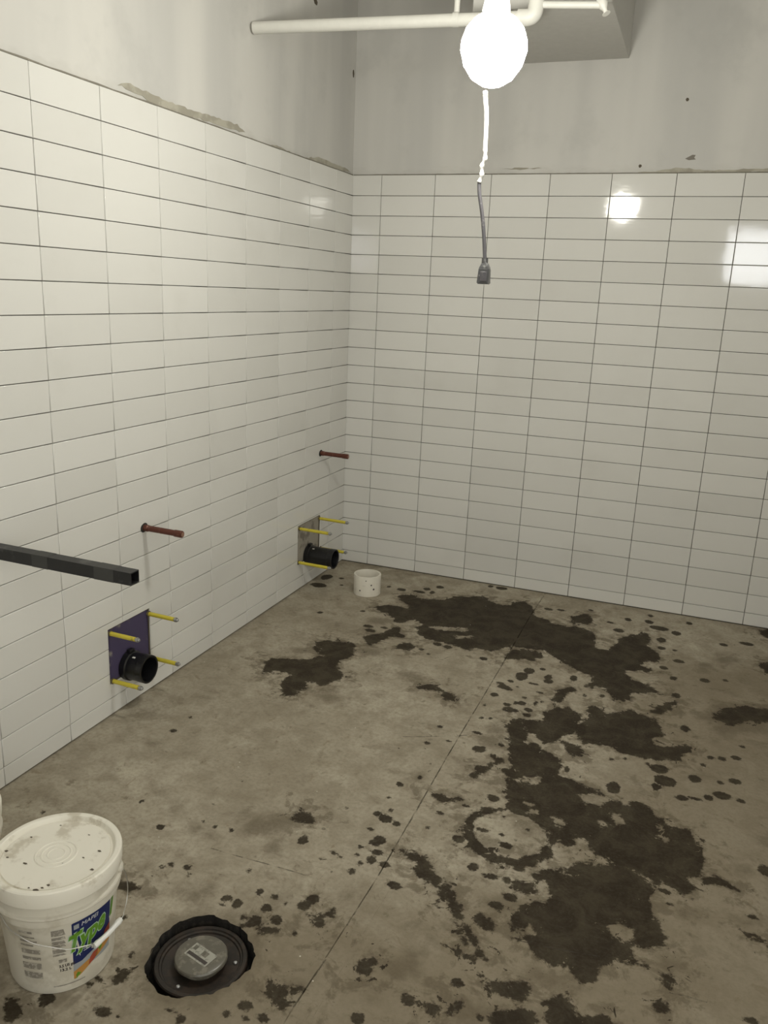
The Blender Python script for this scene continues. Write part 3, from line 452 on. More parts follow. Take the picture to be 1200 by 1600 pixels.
def field(X, Y, polys, drops):
    F = np.full(X.shape, 0.12)
    for p in polys:
        a = np.array(p); m_ = (X > a[:, 0].min() - .12) & (X < a[:, 0].max() + .12) & (Y > a[:, 1].min() - .12) & (Y < a[:, 1].max() + .12)
        if m_.any(): F[m_] = np.minimum(F[m_], poly_sdf(X[m_], Y[m_], p))
    for x, y, rx, ry in drops:
        m_ = (abs(X - x) < rx + .1) & (abs(Y - y) < ry + .1)
        if m_.any():
            q = np.sqrt(((X[m_] - x) / rx) ** 2 + ((Y[m_] - y) / ry) ** 2)
            F[m_] = np.minimum(F[m_], (q - 1) * min(rx, ry) - 0.001)
    return F

def build_floor():
    G = 0.01
    xs = np.concatenate([np.arange(-0.14, 1.2361, G), [1.2382, 1.24, 1.2418], np.arange(1.2461, 2.76, G)])
    ys = np.concatenate([np.arange(0.02, -1.094, -G), [-1.0988, -1.10, -1.1012], np.arange(-1.106, -3.9, -G)])
    sx, sy = np.meshgrid(xs, ys)
    jx = np.interp(-sy, [0, .357, 1.32, 1.874, 2.581, 3.098, 3.9], [1.266, 1.255, 1.246, 1.237, 1.233, 1.211, 1.195]) - 1.24
    X = sx + jx * np.clip(1 - abs(sx - 1.24) / 0.5, 0, 1)
    jy = np.interp(sx, [-.01, .467, .98, 1.2], [-1.081, -1.110, -1.10, -1.095]) + 1.10
    Y = sy + jy * np.clip(1 - abs(sy + 1.1) / 0.3, 0, 1)
    Z = np.zeros_like(X)
    jm = abs(sx - 1.24) < 0.0005
    Z[jm] = -0.004 - 0.003 * np.sin(sy[jm] * 37) - 0.002 * np.sin(sy[jm] * 91 + 1)
    rowm = (abs(sy + 1.1) < 0.0004) & (sx < 0.99)
    Z[rowm] = -0.004
    ny, nx = X.shape
    V = np.stack([X.ravel(), Y.ravel(), Z.ravel()], 1)
    idx = np.arange(ny * nx).reshape(ny, nx)
    F = np.stack([idx[:-1, :-1].ravel(), idx[1:, :-1].ravel(), idx[1:, 1:].ravel(), idx[:-1, 1:].ravel()], 1)
    rad = np.hypot(V[:, 0] - DC.x, V[:, 1] - DC.y)
    near = (rad[F] < 0.165).any(1)
    rem = F[near]; keep = F[~near]
    # outer loop of the removed patch
    ec = {}
    for q in rem:
        for a, b in zip(q, np.roll(q, -1)):
            k = (min(a, b), max(a, b)); ec[k] = ec.get(k, 0) + 1
    be = [k for k, c in ec.items() if c == 1]
    bv = sorted({v for e in be for v in e}); mp = {v: i for i, v in enumerate(bv)}
    cv = [Vector((V[v, 0], V[v, 1])) for v in bv]; ce = [(mp[a], mp[b]) for a, b in be]
    n = 120; nb = len(cv)
    for i in range(n):
        th = 2 * PI * i / n; r = hole_r(th)
        cv.append(DC + Vector((math.cos(th), math.sin(th))) * r)
    ce += [(nb + i, nb + (i + 1) % n) for i in range(n)]
    ov, oe, of, ovo, *_ = delaunay_2d_cdt(cv, ce, [], 1, 1e-6)
    base = len(V); Vl = [V]; extra = []; gmap = []
    for i, v in enumerate(ov):
        src = [s for s in ovo[i] if s < nb]
        if src: gmap.append(bv[src[0]])
        else:
            gmap.append(base + len(extra)); extra.append((v.x, v.y, 0.0))
    tris = []
    for f in of:
        c = sum((ov[i] for i in f), Vector((0, 0))) / len(f) - DC
        if c.length < hole_r(math.atan2(c.y, c.x)) - 0.0015: continue
        t = [gmap[i] for i in f]
        a, b, c3 = (ov[f[0]], ov[f[1]], ov[f[2]])
        if (b - a).cross(c3 - a) < 0: t = t[::-1]
        tris.append(t)
    # sloping broken sides and the bed of the pit
    bott = []
    ring_top = []
    allv = V.tolist() + [list(e) for e in extra]
    hv = [i for i in range(base, base + len(extra))]
    hv.sort(key=lambda i: math.atan2(allv[i][1] - DC.y, allv[i][0] - DC.x))
    lo = []
    for i in hv:
        v = Vector((allv[i][0], allv[i][1])) - DC
        k = 0.985 + 0.01 * math.sin(i)
        lo.append(len(allv)); allv.append([DC.x + v.x * k, DC.y + v.y * k, -0.055])
    side = []
    for i in range(len(hv)):
        j = (i + 1) % len(hv); side.append([hv[i], lo[i], lo[j], hv[j]])
    # rest of the floor, coarse
    def quad(x0, y0, x1, y1):
        b = len(allv); allv.extend([[x0, y0, 0], [x1, y0, 0], [x1, y1, 0], [x0, y1, 0]]); return [b, b + 1, b + 2, b + 3]
    yb = float(ys[-1]); xb = float(xs[-1])
    rest = [quad(-0.2, ROOM_Y - .1, xb, yb), quad(xb, ROOM_Y - .1, ROOM_X + 3, yb), quad(xb, yb, ROOM_X + .1, 0.02)]
    faces = keep.tolist() + tris + side + rest
    me = bpy.data.meshes.new('floor'); me.from_pydata(allv, [], faces); me.update()
    A = np.array(allv); X, Y = A[:, 0], A[:, 1]
    wet = field(X, Y, WET, []); drop = field(X, Y, [], DROP)
    c = np.hypot(X - 1.545, Y + 2.232)
    wid = 0.013 + 0.012 * np.clip((-(Y + 2.232) * .8 + 0 * X) / 0.13, 0, 1)
    wet = np.minimum(wet, abs(c - 0.129) - wid)
    wet = np.maximum(wet, np.where(c < 0.115, -(c - 0.115), -1) * (c < 0.115) + np.where(c < 0.115, 0, -1))
    wet = np.maximum(wet, -field(X, Y, LIGHT, []))
    damp = field(X, Y, DAMP, FDROP)
    damp = np.minimum(damp, np.maximum(field(X, Y, WET, []) + 0.0, -0.02) + 0.015)
    c2 = np.hypot(X - 0.65, Y + 1.662); damp = np.minimum(damp, np.where((Y < -1.62) | (X < .62), abs(c2 - 0.094) + 0.004, .1))
    damp = np.minimum(damp, np.maximum(np.hypot(X - 0.63, Y + 1.60) - 0.05, -0.01) + .01)
    dd = np.hypot(X - DC.x, Y - DC.y); damp = np.minimum(damp, dd - 0.155)
    grime_shade = field(X, Y, [[(1.95, -0.6), (2.9, -0.3), (3.2, -3.9), (0.6, -3.95), (0.85, -2.95), (1.3, -2.65), (1.75, -2.3), (1.85, -1.4)]], []) * 2.0  # real dirt plus the dimmer near floor, its shade painted into the colour
    crack = np.full(X.shape, 0.05)
    for ln in CRACKS:
        for (ax, ay), (bx, by) in zip(ln[:-1], ln[1:]):
            ex, ey = bx - ax, by - ay; L = math.hypot(ex, ey)
            t = ((X - ax) * ex + (Y - ay) * ey) / (L * L)
            sd = ((X - ax) * ey - (Y - ay) * ex) / L
            m_ = (t > -0.02) & (t < 1.02) & (abs(sd) < abs(crack)) & (abs(sd) < 0.05)
            crack[m_] = sd[m_]
    for nm, arr in (('wet', wet), ('drop', drop), ('damp', damp), ('grime_shade', grime_shade), ('crack', crack)):
        at = me.attributes.new(nm, 'FLOAT', 'POINT'); at.data.foreach_set('value', arr.astype(np.float32))
    me.materials.append(M['floor']); me.materials.append(M['dirt'])
    mi = np.zeros(len(faces), np.int32); k0 = len(keep) + len(tris); mi[k0:k0 + len(side)] = 1
    me.polygons.foreach_set('material_index', mi)
    me.update()
    o = link('floor', me); o['kind'] = 'structure'
    o['label'] = 'stained grey concrete floor slab with wet patches and a sawn joint'
    return o

floor = build_floor()

# ------------------------------------------------------------------ walls
def slab(name, lo, hi, mat, rotz=0.0, label=None):
    bm = bmesh.new(); add_box(bm, lo, hi)
    o = link(name, bm_mesh(name, bm), mat); o.rotation_euler = (0, 0, rotz); o['kind'] = 'structure'
    if label: o['label'] = label
    return o

wall_left = slab('wall_left', (-0.12, -0.12, 0.0), (6.65, -TH, ROOM_Z), M['wall'], ANG_L, 'left wall, white tiles below and grey primed board above')
wall_back = slab('wall_back', (-3.35, -0.12, 0.0), (0.03, -TH, ROOM_Z), M['wall'], PI, 'back wall, white tiles below and grey primed board above')
wall_right = slab('wall_right', (0, -3.5, 0), (0.1, 0.0, ROOM_Z), M['prime']); wall_right.location = (ROOM_X, 0, 0)
wall_front = slab('wall_front', (-0.2, -0.1, 0), (ROOM_X + .1, 0, ROOM_Z), M['prime']); wall_front.location = (0, ROOM_Y, 0)
ceiling = slab('ceiling', (-0.3, ROOM_Y - 0.1, 0), (ROOM_X + 0.1, 0.1, 0.1), M['ceil']); ceiling.location = (0, 0, ROOM_Z)

def tile_mesh(w_, h_):
    """box centred in x/z, glazed face at y=0, back at y=-TH, softly rounded front edge"""
    x, z, b = w_ / 2, h_ / 2, 0.0019
    rings = [[(-x, -TH, -z), (x, -TH, -z), (x, -TH, z), (-x, -TH, z)],
             [(-x, -b, -z), (x, -b, -z), (x, -b, z), (-x, -b, z)],
             [(-x + b * .35, -b * .32, -z + b * .35), (x - b * .35, -b * .32, -z + b * .35), (x - b * .35, -b * .32, z - b * .35), (-x + b * .35, -b * .32, z - b * .35)],
             [(-x + b, 0, -z + b), (x - b, 0, -z + b), (x - b, 0, z - b), (-x + b, 0, z - b)]]
    vs = [v for r in rings for v in r]; fs = []
    for k in range(3):
        for i in range(4):
            j = (i + 1) % 4; fs.append((k * 4 + i, (k + 1) * 4 + i, (k + 1) * 4 + j, k * 4 + j)) 
    fs.append((12, 15, 14, 13))
    me = mesh_py('tile', vs, fs)
    bm = bmesh.new(); bm.from_mesh(me); bmesh.ops.recalc_face_normals(bm, faces=bm.faces)
    for f in bm.faces: f.smooth = len(f.verts) == 4 and abs(f.normal.y) > 0.3 and f.calc_area() < 0.001
    bm.to_mesh(me); bm.free()
    me.materials.append(M['tile'])
    return me

TILE = {}
def get_tile(w_, h_):
    k = (round(w_, 4), round(h_, 4))
    if k not in TILE: TILE[k] = tile_mesh(*k)
    return TILE[k]

def tile_cut(u0, u1, z0, z1, holes):
    """tile rectangle minus rectangular holes, as one bevelled mesh"""
    xs = sorted({u0, u1, *[min(max(h[i], u0), u1) for h in holes for i in (0, 1)]})
    zs = sorted({z0, z1, *[min(max(h[i], z0), z1) for h in holes for i in (2, 3)]})
    bm = bmesh.new(); vm = {}
    def gv(x, z):
        if (x, z) not in vm: vm[(x, z)] = bm.verts.new((x, -TH, z))
        return vm[(x, z)]
    for a, b in zip(xs[:-1], xs[1:]):
        for c, d in zip(zs[:-1], zs[1:]):
            if b - a < 1e-5 or d - c < 1e-5: continue
            mx, mz = (a + b) / 2, (c + d) / 2
            if any(h[0] < mx < h[1] and h[2] < mz < h[3] for h in holes): continue
            bm.faces.new((gv(a, c), gv(b, c), gv(b, d), gv(a, d)))
    if not bm.faces: bm.free(); return None
    r = bmesh.ops.extrude_face_region(bm, geom=bm.faces[:])
    for v in r['geom']:
        if isinstance(v, bmesh.types.BMVert): v.co.y = 0
    bmesh.ops.dissolve_limit(bm, angle_limit=0.01, verts=bm.verts[:], edges=bm.edges[:])
    es = [e for e in bm.edges if all(abs(v.co.y) < 1e-6 for v in e.verts)]
    bmesh.ops.bevel(bm, geom=es, offset=0.0009, segments=1, affect='EDGES')
    me = bm_mesh('tile', bm); me.materials.append(M['tile']); return me

def tile_wall(wall, cols, sign, holes):
    for (a, b) in cols:
        for k in range(len(ROWZ) - 1):
            z1, z0 = ROWZ[k], ROWZ[k + 1]
            u0, u1 = a + GAP / 2, b - GAP / 2
            zz0, zz1 = (z0 + GAP / 2 if k < 21 else z0), z1 - GAP / 2
            hit = [h for h in holes if h[0] < u1 and h[1] > u0 and h[2] < zz1 and h[3] > zz0]
            if hit:
                me = tile_cut(u0, u1, zz0, zz1, hit)
                if me is None: continue
                o = bpy.data.objects.new('tile', me); COL.objects.link(o); o.parent = wall
                continue
            std = k < 21
            hh = 0.1022 if std else zz1 - zz0
            me = get_tile(u1 - u0, hh)
            o = bpy.data.objects.new('tile', me); COL.objects.link(o); o.parent = wall
            o.location = (sign * (u0 + u1) / 2, random.uniform(-0.0003, 0.0003), (zz0 + zz1) / 2)
            if std: o.scale.z = (zz1 - zz0) / 0.1022
            o.rotation_euler = (random.gauss(0, 0.0016), 0, random.gauss(0, 0.0011))

HOLES = [(1.897, 2.148, 0.133, 0.357), (0.327, 0.604, 0.150, 0.374)]
colsL = [(0.0, 0.2208)] + [(0.2208 + i * PW, 0.2208 + (i + 1) * PW) for i in range(12)]
colsB = [(-0.006, 0.1674)] + [(0.1674 + i * PW, 0.1674 + (i + 1) * PW) for i in range(10)]
tile_wall(wall_left, colsL, 1, HOLES)
tile_wall(wall_back, colsB, -1, [])

# thinset bead painting in the shadow gap along the tile tops, thinset smears and scuffs on the board
def strip(wall, u0, u1, sign, amp, name='thinset_shade_bead'):
    vs, fs = [], []; n = int((u1 - u0) / 0.02); ph = random.random() * 9
    for i in range(n + 1):
        u = u0 + (u1 - u0) * i / n
        h = 0.0035 + amp(u) * (0.6 + 0.4 * math.sin(u * 31 + ph) * math.sin(u * 13)) + random.uniform(0, 0.001)
        vs += [(sign * u, -TH + 0.001, ROWZ[0] - 0.003), (sign * u, -0.0015, ROWZ[0] + 0.0005), (sign * u, -0.003, ROWZ[0] + h * .7), (sign * u, -TH + 0.0005, ROWZ[0] + h)]
    for i in range(n):
        for k in range(3): a = i * 4 + k; fs.append((a, a + 1, a + 5, a + 4))
    me = mesh_py(name, vs, fs); return link(name, me, M['thinset'], wall)
strip(wall_left, 0.0, 3.9, 1, lambda u: 0.0035 if u > 1.75 else 0.002)
strip(wall_back, 0.0, 3.2, -1, lambda u: 0.0008)

def patch(wall, pts, sign, mat, name, th=0.0015):
    """thin raised blob with a ragged edge lying on the board"""
    P = [Vector((p[0], p[1])) for p in pts]; out = []
    for i in range(len(P)):
        a, b = P[i], P[(i + 1) % len(P)]; n = max(1, int((b - a).length / 0.02))
        for k in range(n):
            q = a.lerp(b, k / n)
            out.append(q + Vector((random.uniform(-1, 1), random.uniform(-1, 1))) * min(0.0035, (b - a).length * .12))
    bm = bmesh.new()
    f = bm.faces.new([bm.verts.new((sign * q.x, -TH + 0.0002, q.y)) for q in out])
    r = bmesh.ops.extrude_face_region(bm, geom=[f])
    for v in r['geom']:
        if isinstance(v, bmesh.types.BMVert): v.co.y += th
    bmesh.ops.triangulate(bm, faces=[x for x in bm.faces if len(x.verts) > 4])
    return link(name, bm_mesh(name, bm), mat, wall)
smear_mat = plain('dried_thinset', (0.43, 0.405, 0.335), 0.85, spots=(0.31, 0.29, 0.235), scale=9, amt=0.8, thr=0.5)
patch(wall_left, [(1.96, 2.268), (1.914, 2.285), (1.737, 2.274), (1.537, 2.273), (1.336, 2.279), (1.2, 2.281), (1.137, 2.263), (1.255, 2.252), (1.429, 2.252), (1.538, 2.249), (1.661, 2.247), (1.775, 2.250), (1.829, 2.257)], 1, smear_mat, 'thinset_smear')
patch(wall_left, [(0.578, 2.247), (0.423, 2.27), (0.231, 2.266), (0.066, 2.266), (0.022, 2.252), (0.148, 2.246), (0.308, 2.244), (0.494, 2.245)], 1, smear_mat, 'thinset_smear')
patch(wall_left, [(0.93, 2.247), (0.88, 2.256), (0.80, 2.254), (0.72, 2.248), (0.8, 2.246)], 1, smear_mat, 'thinset_smear')
patch(wall_back, [(1.501, 2.246), (1.599, 2.254), (1.686, 2.268), (1.731, 2.266), (1.82, 2.254), (1.995, 2.258), (2.12, 2.264), (2.3, 2.256), (2.4, 2.247), (1.95, 2.2465)], -1, smear_mat, 'thinset_smear')
patch(wall_back, [(0.84, 2.268), (0.9, 2.272), (1.0, 2.273), (1.04, 2.270), (0.95, 2.266)], -1, smear_mat, 'thinset_smear')
for u, z, r in ((1.703, 2.569, 0.008), (1.521, 2.277, 0.008)):
    patch(wall_back, [(u + r * math.cos(a), z + r * math.sin(a)) for a in (0, 1, 2, 3, 4, 5)], -1, M['crumb'], 'nail_dent', 0.0008)
patch(wall_back, [(1.728, 2.311), (1.758, 2.326), (1.772, 2.324), (1.768, 2.312), (1.776, 2.305), (1.745, 2.303)], -1, plain('gouge_grey', (0.22, 0.20, 0.17), 0.9), 'gouge', 0.0008)
patch(wall_left, [(0.026 + 0.010 * math.cos(a), 2.745 + 0.02 * math.sin(a)) for a in (0, 1, 2, 3, 4, 5)], 1, M['crumb'], 'nail_dent', 0.002)
patch(wall_left, [(0.49 + 0.02 * math.cos(a), 2.951 + 0.014 * math.sin(a)) for a in (0, 1, 2, 3, 4, 5)], 1, M['crumb'], 'gouge', 0.002)

# boards behind the two cut-outs
def board(h, mat, label):
    bm = bmesh.new(); add_box(bm, (h[0] - 0.012, -TH, h[2] - 0.012), (h[1] + 0.012, -TH + 0.0015, h[3] + 0.012))
    o = link('backing_board', bm_mesh('backing_board', bm), mat, wall_left); o['label'] = label
    # dark crumbly rim of the cut
    bm = bmesh.new()
    for a, b in (((h[0], h[2]), (h[0] + .006, h[3])), ((h[1] - .004, h[2]), (h[1], h[3])), ((h[0], h[3] - .004), (h[1], h[3])), ((h[0], h[2]), (h[1], h[2] + .004))):
        add_box(bm, (a[0], -TH + .0016, a[1]), (b[0], -TH + .004, b[1]))
    link('cut_edge', bm_mesh('cut_edge', bm), M['crumb'], wall_left)
board(HOLES[0], M['purple'], 'purple moisture board showing in the tile cut-out')
board(HOLES[1], M['grey_board'], 'dirty grey board showing in the tile cut-out')

# bulkhead box under the ceiling
bm = bmesh.new(); add_box(bm, (0.85, -0.80, 2.76), (1.414, 0.008, ROOM_Z), 0.002, 1)
o = link('trim_1', bm_mesh('trim_1', bm), M['prime']); o['kind'] = 'structure'; o['label'] = 'boxed-in bulkhead hanging from the ceiling against the back wall'

# ------------------------------------------------------------------ things on the left wall
def carrier(u, z, us, ln, slen, label, rr=0.052, pz=None):
    """black outlet pipe and four sleeved studs poking out of a cut-out"""
    root = empty('toilet_carrier', L3(u, z, 0), ANG_L)
    tag(root, label, 'pipe fitting', 'toilet carriers in the left wall')
    # local frame: x along wall, y out of wall, z up
    bm = bmesh.new()
    add_lathe(bm, [(rr * .86, -0.0), (rr * 1.10, 0.0), (rr * 1.10, 0.022), (rr, 0.026), (rr, ln - .03), (rr * 1.03, ln - .028), (rr * 1.03, ln), (rr * .90, ln), (rr * .88, ln - .004), (rr * .86, ln - .03), (rr * .86, 0.0)], (0, -0.004, 0), (0, 1, 0), 56)
    link('outlet_pipe', bm_mesh('outlet_pipe', bm, True, 0.5), M['black'], root)
    bm = bmesh.new(); add_lathe(bm, [(0, 0.0), (rr * .85, 0.0)], (0, 0.012, 0), (0, 1, 0), 40)
    link('pipe_bore', bm_mesh('pipe_bore', bm), M['dark'], root)
    bm = bmesh.new(); add_box(bm, (-.012, rr * 0, rr * .98), (.016, .02, rr * 1.3), .003)
    link('clamp_lug', bm_mesh('clamp_lug', bm), M['black'], root)
    bm = bmesh.new(); add_box(bm, (.018, .035, rr * .80), (.027, .048, rr * .93), .001)
    link('white_tag', bm_mesh('white_tag', bm), M['grip'], root)
    for (du, dz), sl in zip(us, slen):
        bm = bmesh.new()
        sag = 0.002
        add_lathe(bm, [(0.0, -.004), (0.0085, -.004), (0.0085, sl * .5), (0.0088, sl * .52), (0.0085, sl), (0.0062, sl), (0, sl)], (du, 0, dz), (0, 1, -0.01), 16)
        s = link('stud', bm_mesh('stud', bm, True, 0.6), M['yellow'], root)
        bm = bmesh.new()
        add_lathe(bm, [(0.0058, sl - .002), (0.0058, sl + .006), (0.0095, sl + .006), (0.0095, sl + .013), (0.006, sl + .0135), (0.006, sl + .018), (0.0048, sl + .02), (0, sl + .02)], (du, 0, dz), (0, 1, -0.01), 10)
        link('nut', bm_mesh('nut', bm), M['zinc'], s)
        bm = bmesh.new(); add_lathe(bm, [(0.0118, 0), (0.0125, .002), (0.009, .004)], (du, 0, dz), (0, 1, 0), 14)
        link('washer', bm_mesh('washer', bm), M['crumb'], s)
    return root
# near one (through the purple board) and far one (by the corner)
carrier(2.033, 0.166, [(0.103, 0.173), (-0.129, 0.169), (0.101, -0.025), (-0.133, -0.025)], 0.098, [0.116, 0.122, 0.120, 0.122],
        'black outlet pipe with four yellow studs in the purple-backed cut-out', 0.0545)
carrier(0.468, 0.172, [(0.117, 0.184), (-0.130, 0.183), (0.124, -0.009), (-0.150, -0.002)], 0.168, [0.175, 0.165, 0.178, 0.152],
        'black outlet pipe with four yellow studs in the grey-backed cut-out near the corner', 0.054)

def stub(u, z, ln, label):
    root = empty('copper_stub', L3(u, z, 0), ANG_L); tag(root, label, 'pipe', 'copper stub-outs on the left wall')
    ax = (0, 1, -0.01)
    bm = bmesh.new(); add_lathe(bm, [(0.0135, -.004), (0.0135, .02), (0.0118, .022), (0.0118, ln * .45), (0.0122, ln * .46), (0.0118, ln * .47), (0.0118, ln - .035)], (0, 0, 0), ax, 24)
    link('pipe', bm_mesh('pipe', bm, True, 0.6), M['copper'], root)
    bm = bmesh.new(); add_lathe(bm, [(0.0118, ln - .036), (0.0138, ln - .034), (0.0138, ln - .003), (0.0125, ln), (0.0, ln + .001)], (0, 0, 0), ax, 24)
    link('end_cap', bm_mesh('end_cap', bm, True, 0.9), M['copper'], root)
    bm = bmesh.new(); add_lathe(bm, [(0, ln + .0015), (0.0095, ln + .0012)], (0, 0, 0), ax, 20)
    e = link('cap_face', bm_mesh('cap_face', bm), M['copper_end'], root)
    bm = bmesh.new(); add_lathe(bm, [(0.012, 0.0), (0.020, 0.0), (0.019, 0.002), (0.013, 0.0035)], (0, 0, 0), (0, 1, 0), 20, wob=lambda a, h: 1 + 0.12 * math.sin(a * 12.5 + 1))
    link('wall_hole', bm_mesh('wall_hole', bm), M['dark'], root)
    return root
stub(1.913, 0.700, 0.178, 'capped copper pipe stub above the purple-backed cut-out')
stub(0.340, 0.737, 0.170, 'capped copper pipe stub near the corner above the far carrier')

# square steel tube sticking out of the left wall
root = empty('square_tube', L3(2.641, 0.813, 0), ANG_L); tag(root, 'black square steel tube sticking out at the left edge, open end', 'tube')
s0, s1, ln = 0.019, 0.0155, 0.53
bm = bmesh.new()
R4 = [(-1, -1), (1, -1), (1, 1), (-1, 1)]
def rg(s, y): return [bm.verts.new((a * s, y, b * s)) for a, b in R4]
rings = [rg(s0, -.004), rg(s0, ln - .0008), rg(s0 - .0008, ln), rg(s1, ln), rg(s1, 0.02)]
for A, B in zip(rings[:-1], rings[1:]):
    for i in range(4): bm.faces.new((A[i], A[(i + 1) % 4], B[(i + 1) % 4], B[i]))
bm.faces.new(rings[-1])
link('tube', bm_mesh('tube', bm), M['steel'], root)
for y0, y1 in ((0.40, 0.47), (0.17, 0.23)):
    bm = bmesh.new()
    e = s0 + .0006
    A = [[bm.verts.new((a * e, y, b * e)) for a, b in R4] for y in (y0, y1)]
    for i in range(4): bm.faces.new((A[0][i], A[0][(i + 1) % 4], A[1][(i + 1) % 4], A[1][i]))
    link('tape_band', bm_mesh('tape_band', bm), plain('grey_tape', (0.045, 0.045, 0.043), 0.6), root)

# ------------------------------------------------------------------ white pipe ring on the floor
root = empty('pvc_ring', (0.348, -0.453, 0)); tag(root, 'short white plastic pipe ring standing on the floor near the corner', 'pipe ring')
bm = bmesh.new(); add_lathe(bm, [(0.0735, 0.0), (0.075, .002), (0.0755, 0.112), (0.0745, 0.114), (0.0665, 0.114), (0.0655, 0.112), (0.065, 0.002), (0.066, 0)], n=64, closed=True)
link('ring', bm_mesh('ring', bm, True, 0.6), M['pvc'], root)
bm = bmesh.new(); 
for a0, z0, r in ((-1.75, .035, .004), (-.9, .07, .004), (-1.3, .095, .003), (-.7, .045, .005)):
    c = Vector((math.cos(a0), math.sin(a0), 0)); bm2 = bmesh.new(); add_lathe(bm2, [(0, 0), (r, -.0003), (r * 1.1, -.001)], c * 0.0762 + Vector((0, 0, z0)), c, 8); link('dirt_fleck', bm_mesh('dirt_fleck', bm2), M['ink'], root)
bm.free()

# ------------------------------------------------------------------ cleanout in the floor
root = empty('floor_cleanout', (DC.x, DC.y, -0.05)); tag(root, 'round rusty iron floor cleanout in a broken hole beside the bucket', 'drain')
def at(o, x, y, z): o.location = (x, y, z); return o
bm = bmesh.new(); add_lathe(bm, [(0, -.004), (0.14, -.004), (0.14, 0.0), (0.12, .006), (0, .006)], n=60)
link('pit_bed', bm_mesh('pit_bed', bm), M['dirt'], root)
bm = bmesh.new(); add_lathe(bm, [(0.114, .004), (0.117, .01), (0.117, .030), (0.114, .033), (0.105, .033), (0.103, .029), (0.098, .028), (0.096, .0245), (0.070, .021), (0.060, .020), (0, .020)], n=80)
link('iron_frame', bm_mesh('iron_frame', bm, True, 0.4), M['rust'], root)
bm = bmesh.new(); add_lathe(bm, [(0.052, .018), (0.052, .034), (0.063, .036), (0.0665, .039), (0.0665, .045), (0.064, .0485), (0.060, .0500), (0, .0503)], n=64)
cov = link('cover', bm_mesh('cover', bm, True, 0.5), M['clear'], root)
bm = bmesh.new()
for i in range(3):
    a = 0.4 + i * 2 * PI / 3; c = Vector((math.cos(a) * .086, math.sin(a) * .086, .0225))
    add_lathe(bm, [(0, .005), (.0035, .0045), (.005, .003), (.0052, 0)], c, (0, 0, 1), 12)
    sc = link('screw', bm_mesh('screw', bm), M['zinc'], root); bm = bmesh.new()
bm.free()
# worn sticker on the cover: frame with a black slot
def flat(verts, z, name, mat, parent, loc=(0, 0)):
    bm = bmesh.new(); bm.faces.new([bm.verts.new((x + loc[0], y + loc[1], z)) for x, y in verts])
    return link(name, bm_mesh(name, bm), mat, parent)
ra = -0.25
def rot2(x, y): return (x * math.cos(ra) - y * math.sin(ra), x * math.sin(ra) + y * math.cos(ra))
def rect(x0, y0, x1, y1): return [rot2(*p) for p in ((x0, y0), (x1, y0), (x1, y1), (x0, y1))]
stk = flat(rect(-.036, -.024, .038, .020), .0507, 'sticker', M['sticker'], root)
flat(rect(-.032, -.019, .034, -.009), .0510, 'barcode', M['ink'], stk)
flat(rect(-.031, .000, -.020, .014), .0510, 'symbol', M['clear'], stk)
flat(rect(.000, -.003, .018, .013), .0510, 'symbol', M['clear'], stk)
# slot lines
# ------------------------------------------------------------------ buckets
BX, BY = 0.616, -3.161
def body_r(z): return 0.1225 + (z - 0.03) / 0.175 * 0.0135
def pail(loc, label, full=True):
    root = empty('plastic_bucket', loc); tag(root, label, 'bucket')
    bm = bmesh.new()
    add_lathe(bm, [(0, .004), (.108, .004), (.113, 0), (.118, .002), (.1215, .012), (body_r(.03), .03), (body_r(.205), .205), (.1365, .207), (.1445, .209), (.1455, .213), (.1435, .228),
                   (.1485, .230), (.150, .233), (.149, .238), (.1435, .240), (.1420, .256), (.1465, .258), (.1465, .262), (.1435, .265), (.1435, .285), (0.10, .285)], n=96)
    link('pail_body', bm_mesh('pail_body', bm, True, 0.5), M['pail'], root)
    bm = bmesh.new()
    add_lathe(bm, [(.1455, .268), (.1495, .266), (.1505, .272), (.1520, .298), (.1505, .3035), (.1475, .306), (.1390, .306), (.1360, .3045), (.1310, .294), (.1285, .2925), (.126, .2935), (.124, .2965),
                   (.050, .2965), (.0485, .2985), (.0455, .2985), (.044, .2965), (.036, .2965), (.035, .2980), (.0325, .2980), (.0315, .2965), (.022, .2965), (.021, .2978), (.019, .2978), (.018, .2965), (0, .2965)], n=110)
    link('lid', bm_mesh('lid', bm, True, 0.45), M['lid'], root)
    return root
bucket = pail((BX, BY, 0), 'white lidded bucket with a blue and green label, left foreground')
pail((0.376 - 0.150 * math.cos(.35), -3.11 - 0.150 * math.sin(.35), 0), 'white lidded bucket cut off by the left edge, behind the labelled one')

# dirt flecks on the lid
for a_, r_, s_ in ((0.2, .07, .004), (0.5, .10, .006), (-.1, .115, .007), (-1.0, .11, .006), (-1.2, .125, .008), (-2.2, .07, .007), (-2.6, .11, .005), (-2.8, .12, .006), (2.9, .10, .005), (-.5, .045, .004), (1.3, .09, .004), (-1.35, .12, .004), (-1.1, .118, .005), (2.2, .11, .004)):
    pts = [(a_ * 0 + r_ * math.cos(a_) + s_ * random.uniform(.5, 1.1) * math.cos(t), r_ * math.sin(a_) + s_ * .6 * random.uniform(.5, 1.1) * math.sin(t)) for t in [k * PI / 4 for k in range(8)]]
    flat(pts, .2972, 'dried_splash', M['crumb'], bucket)

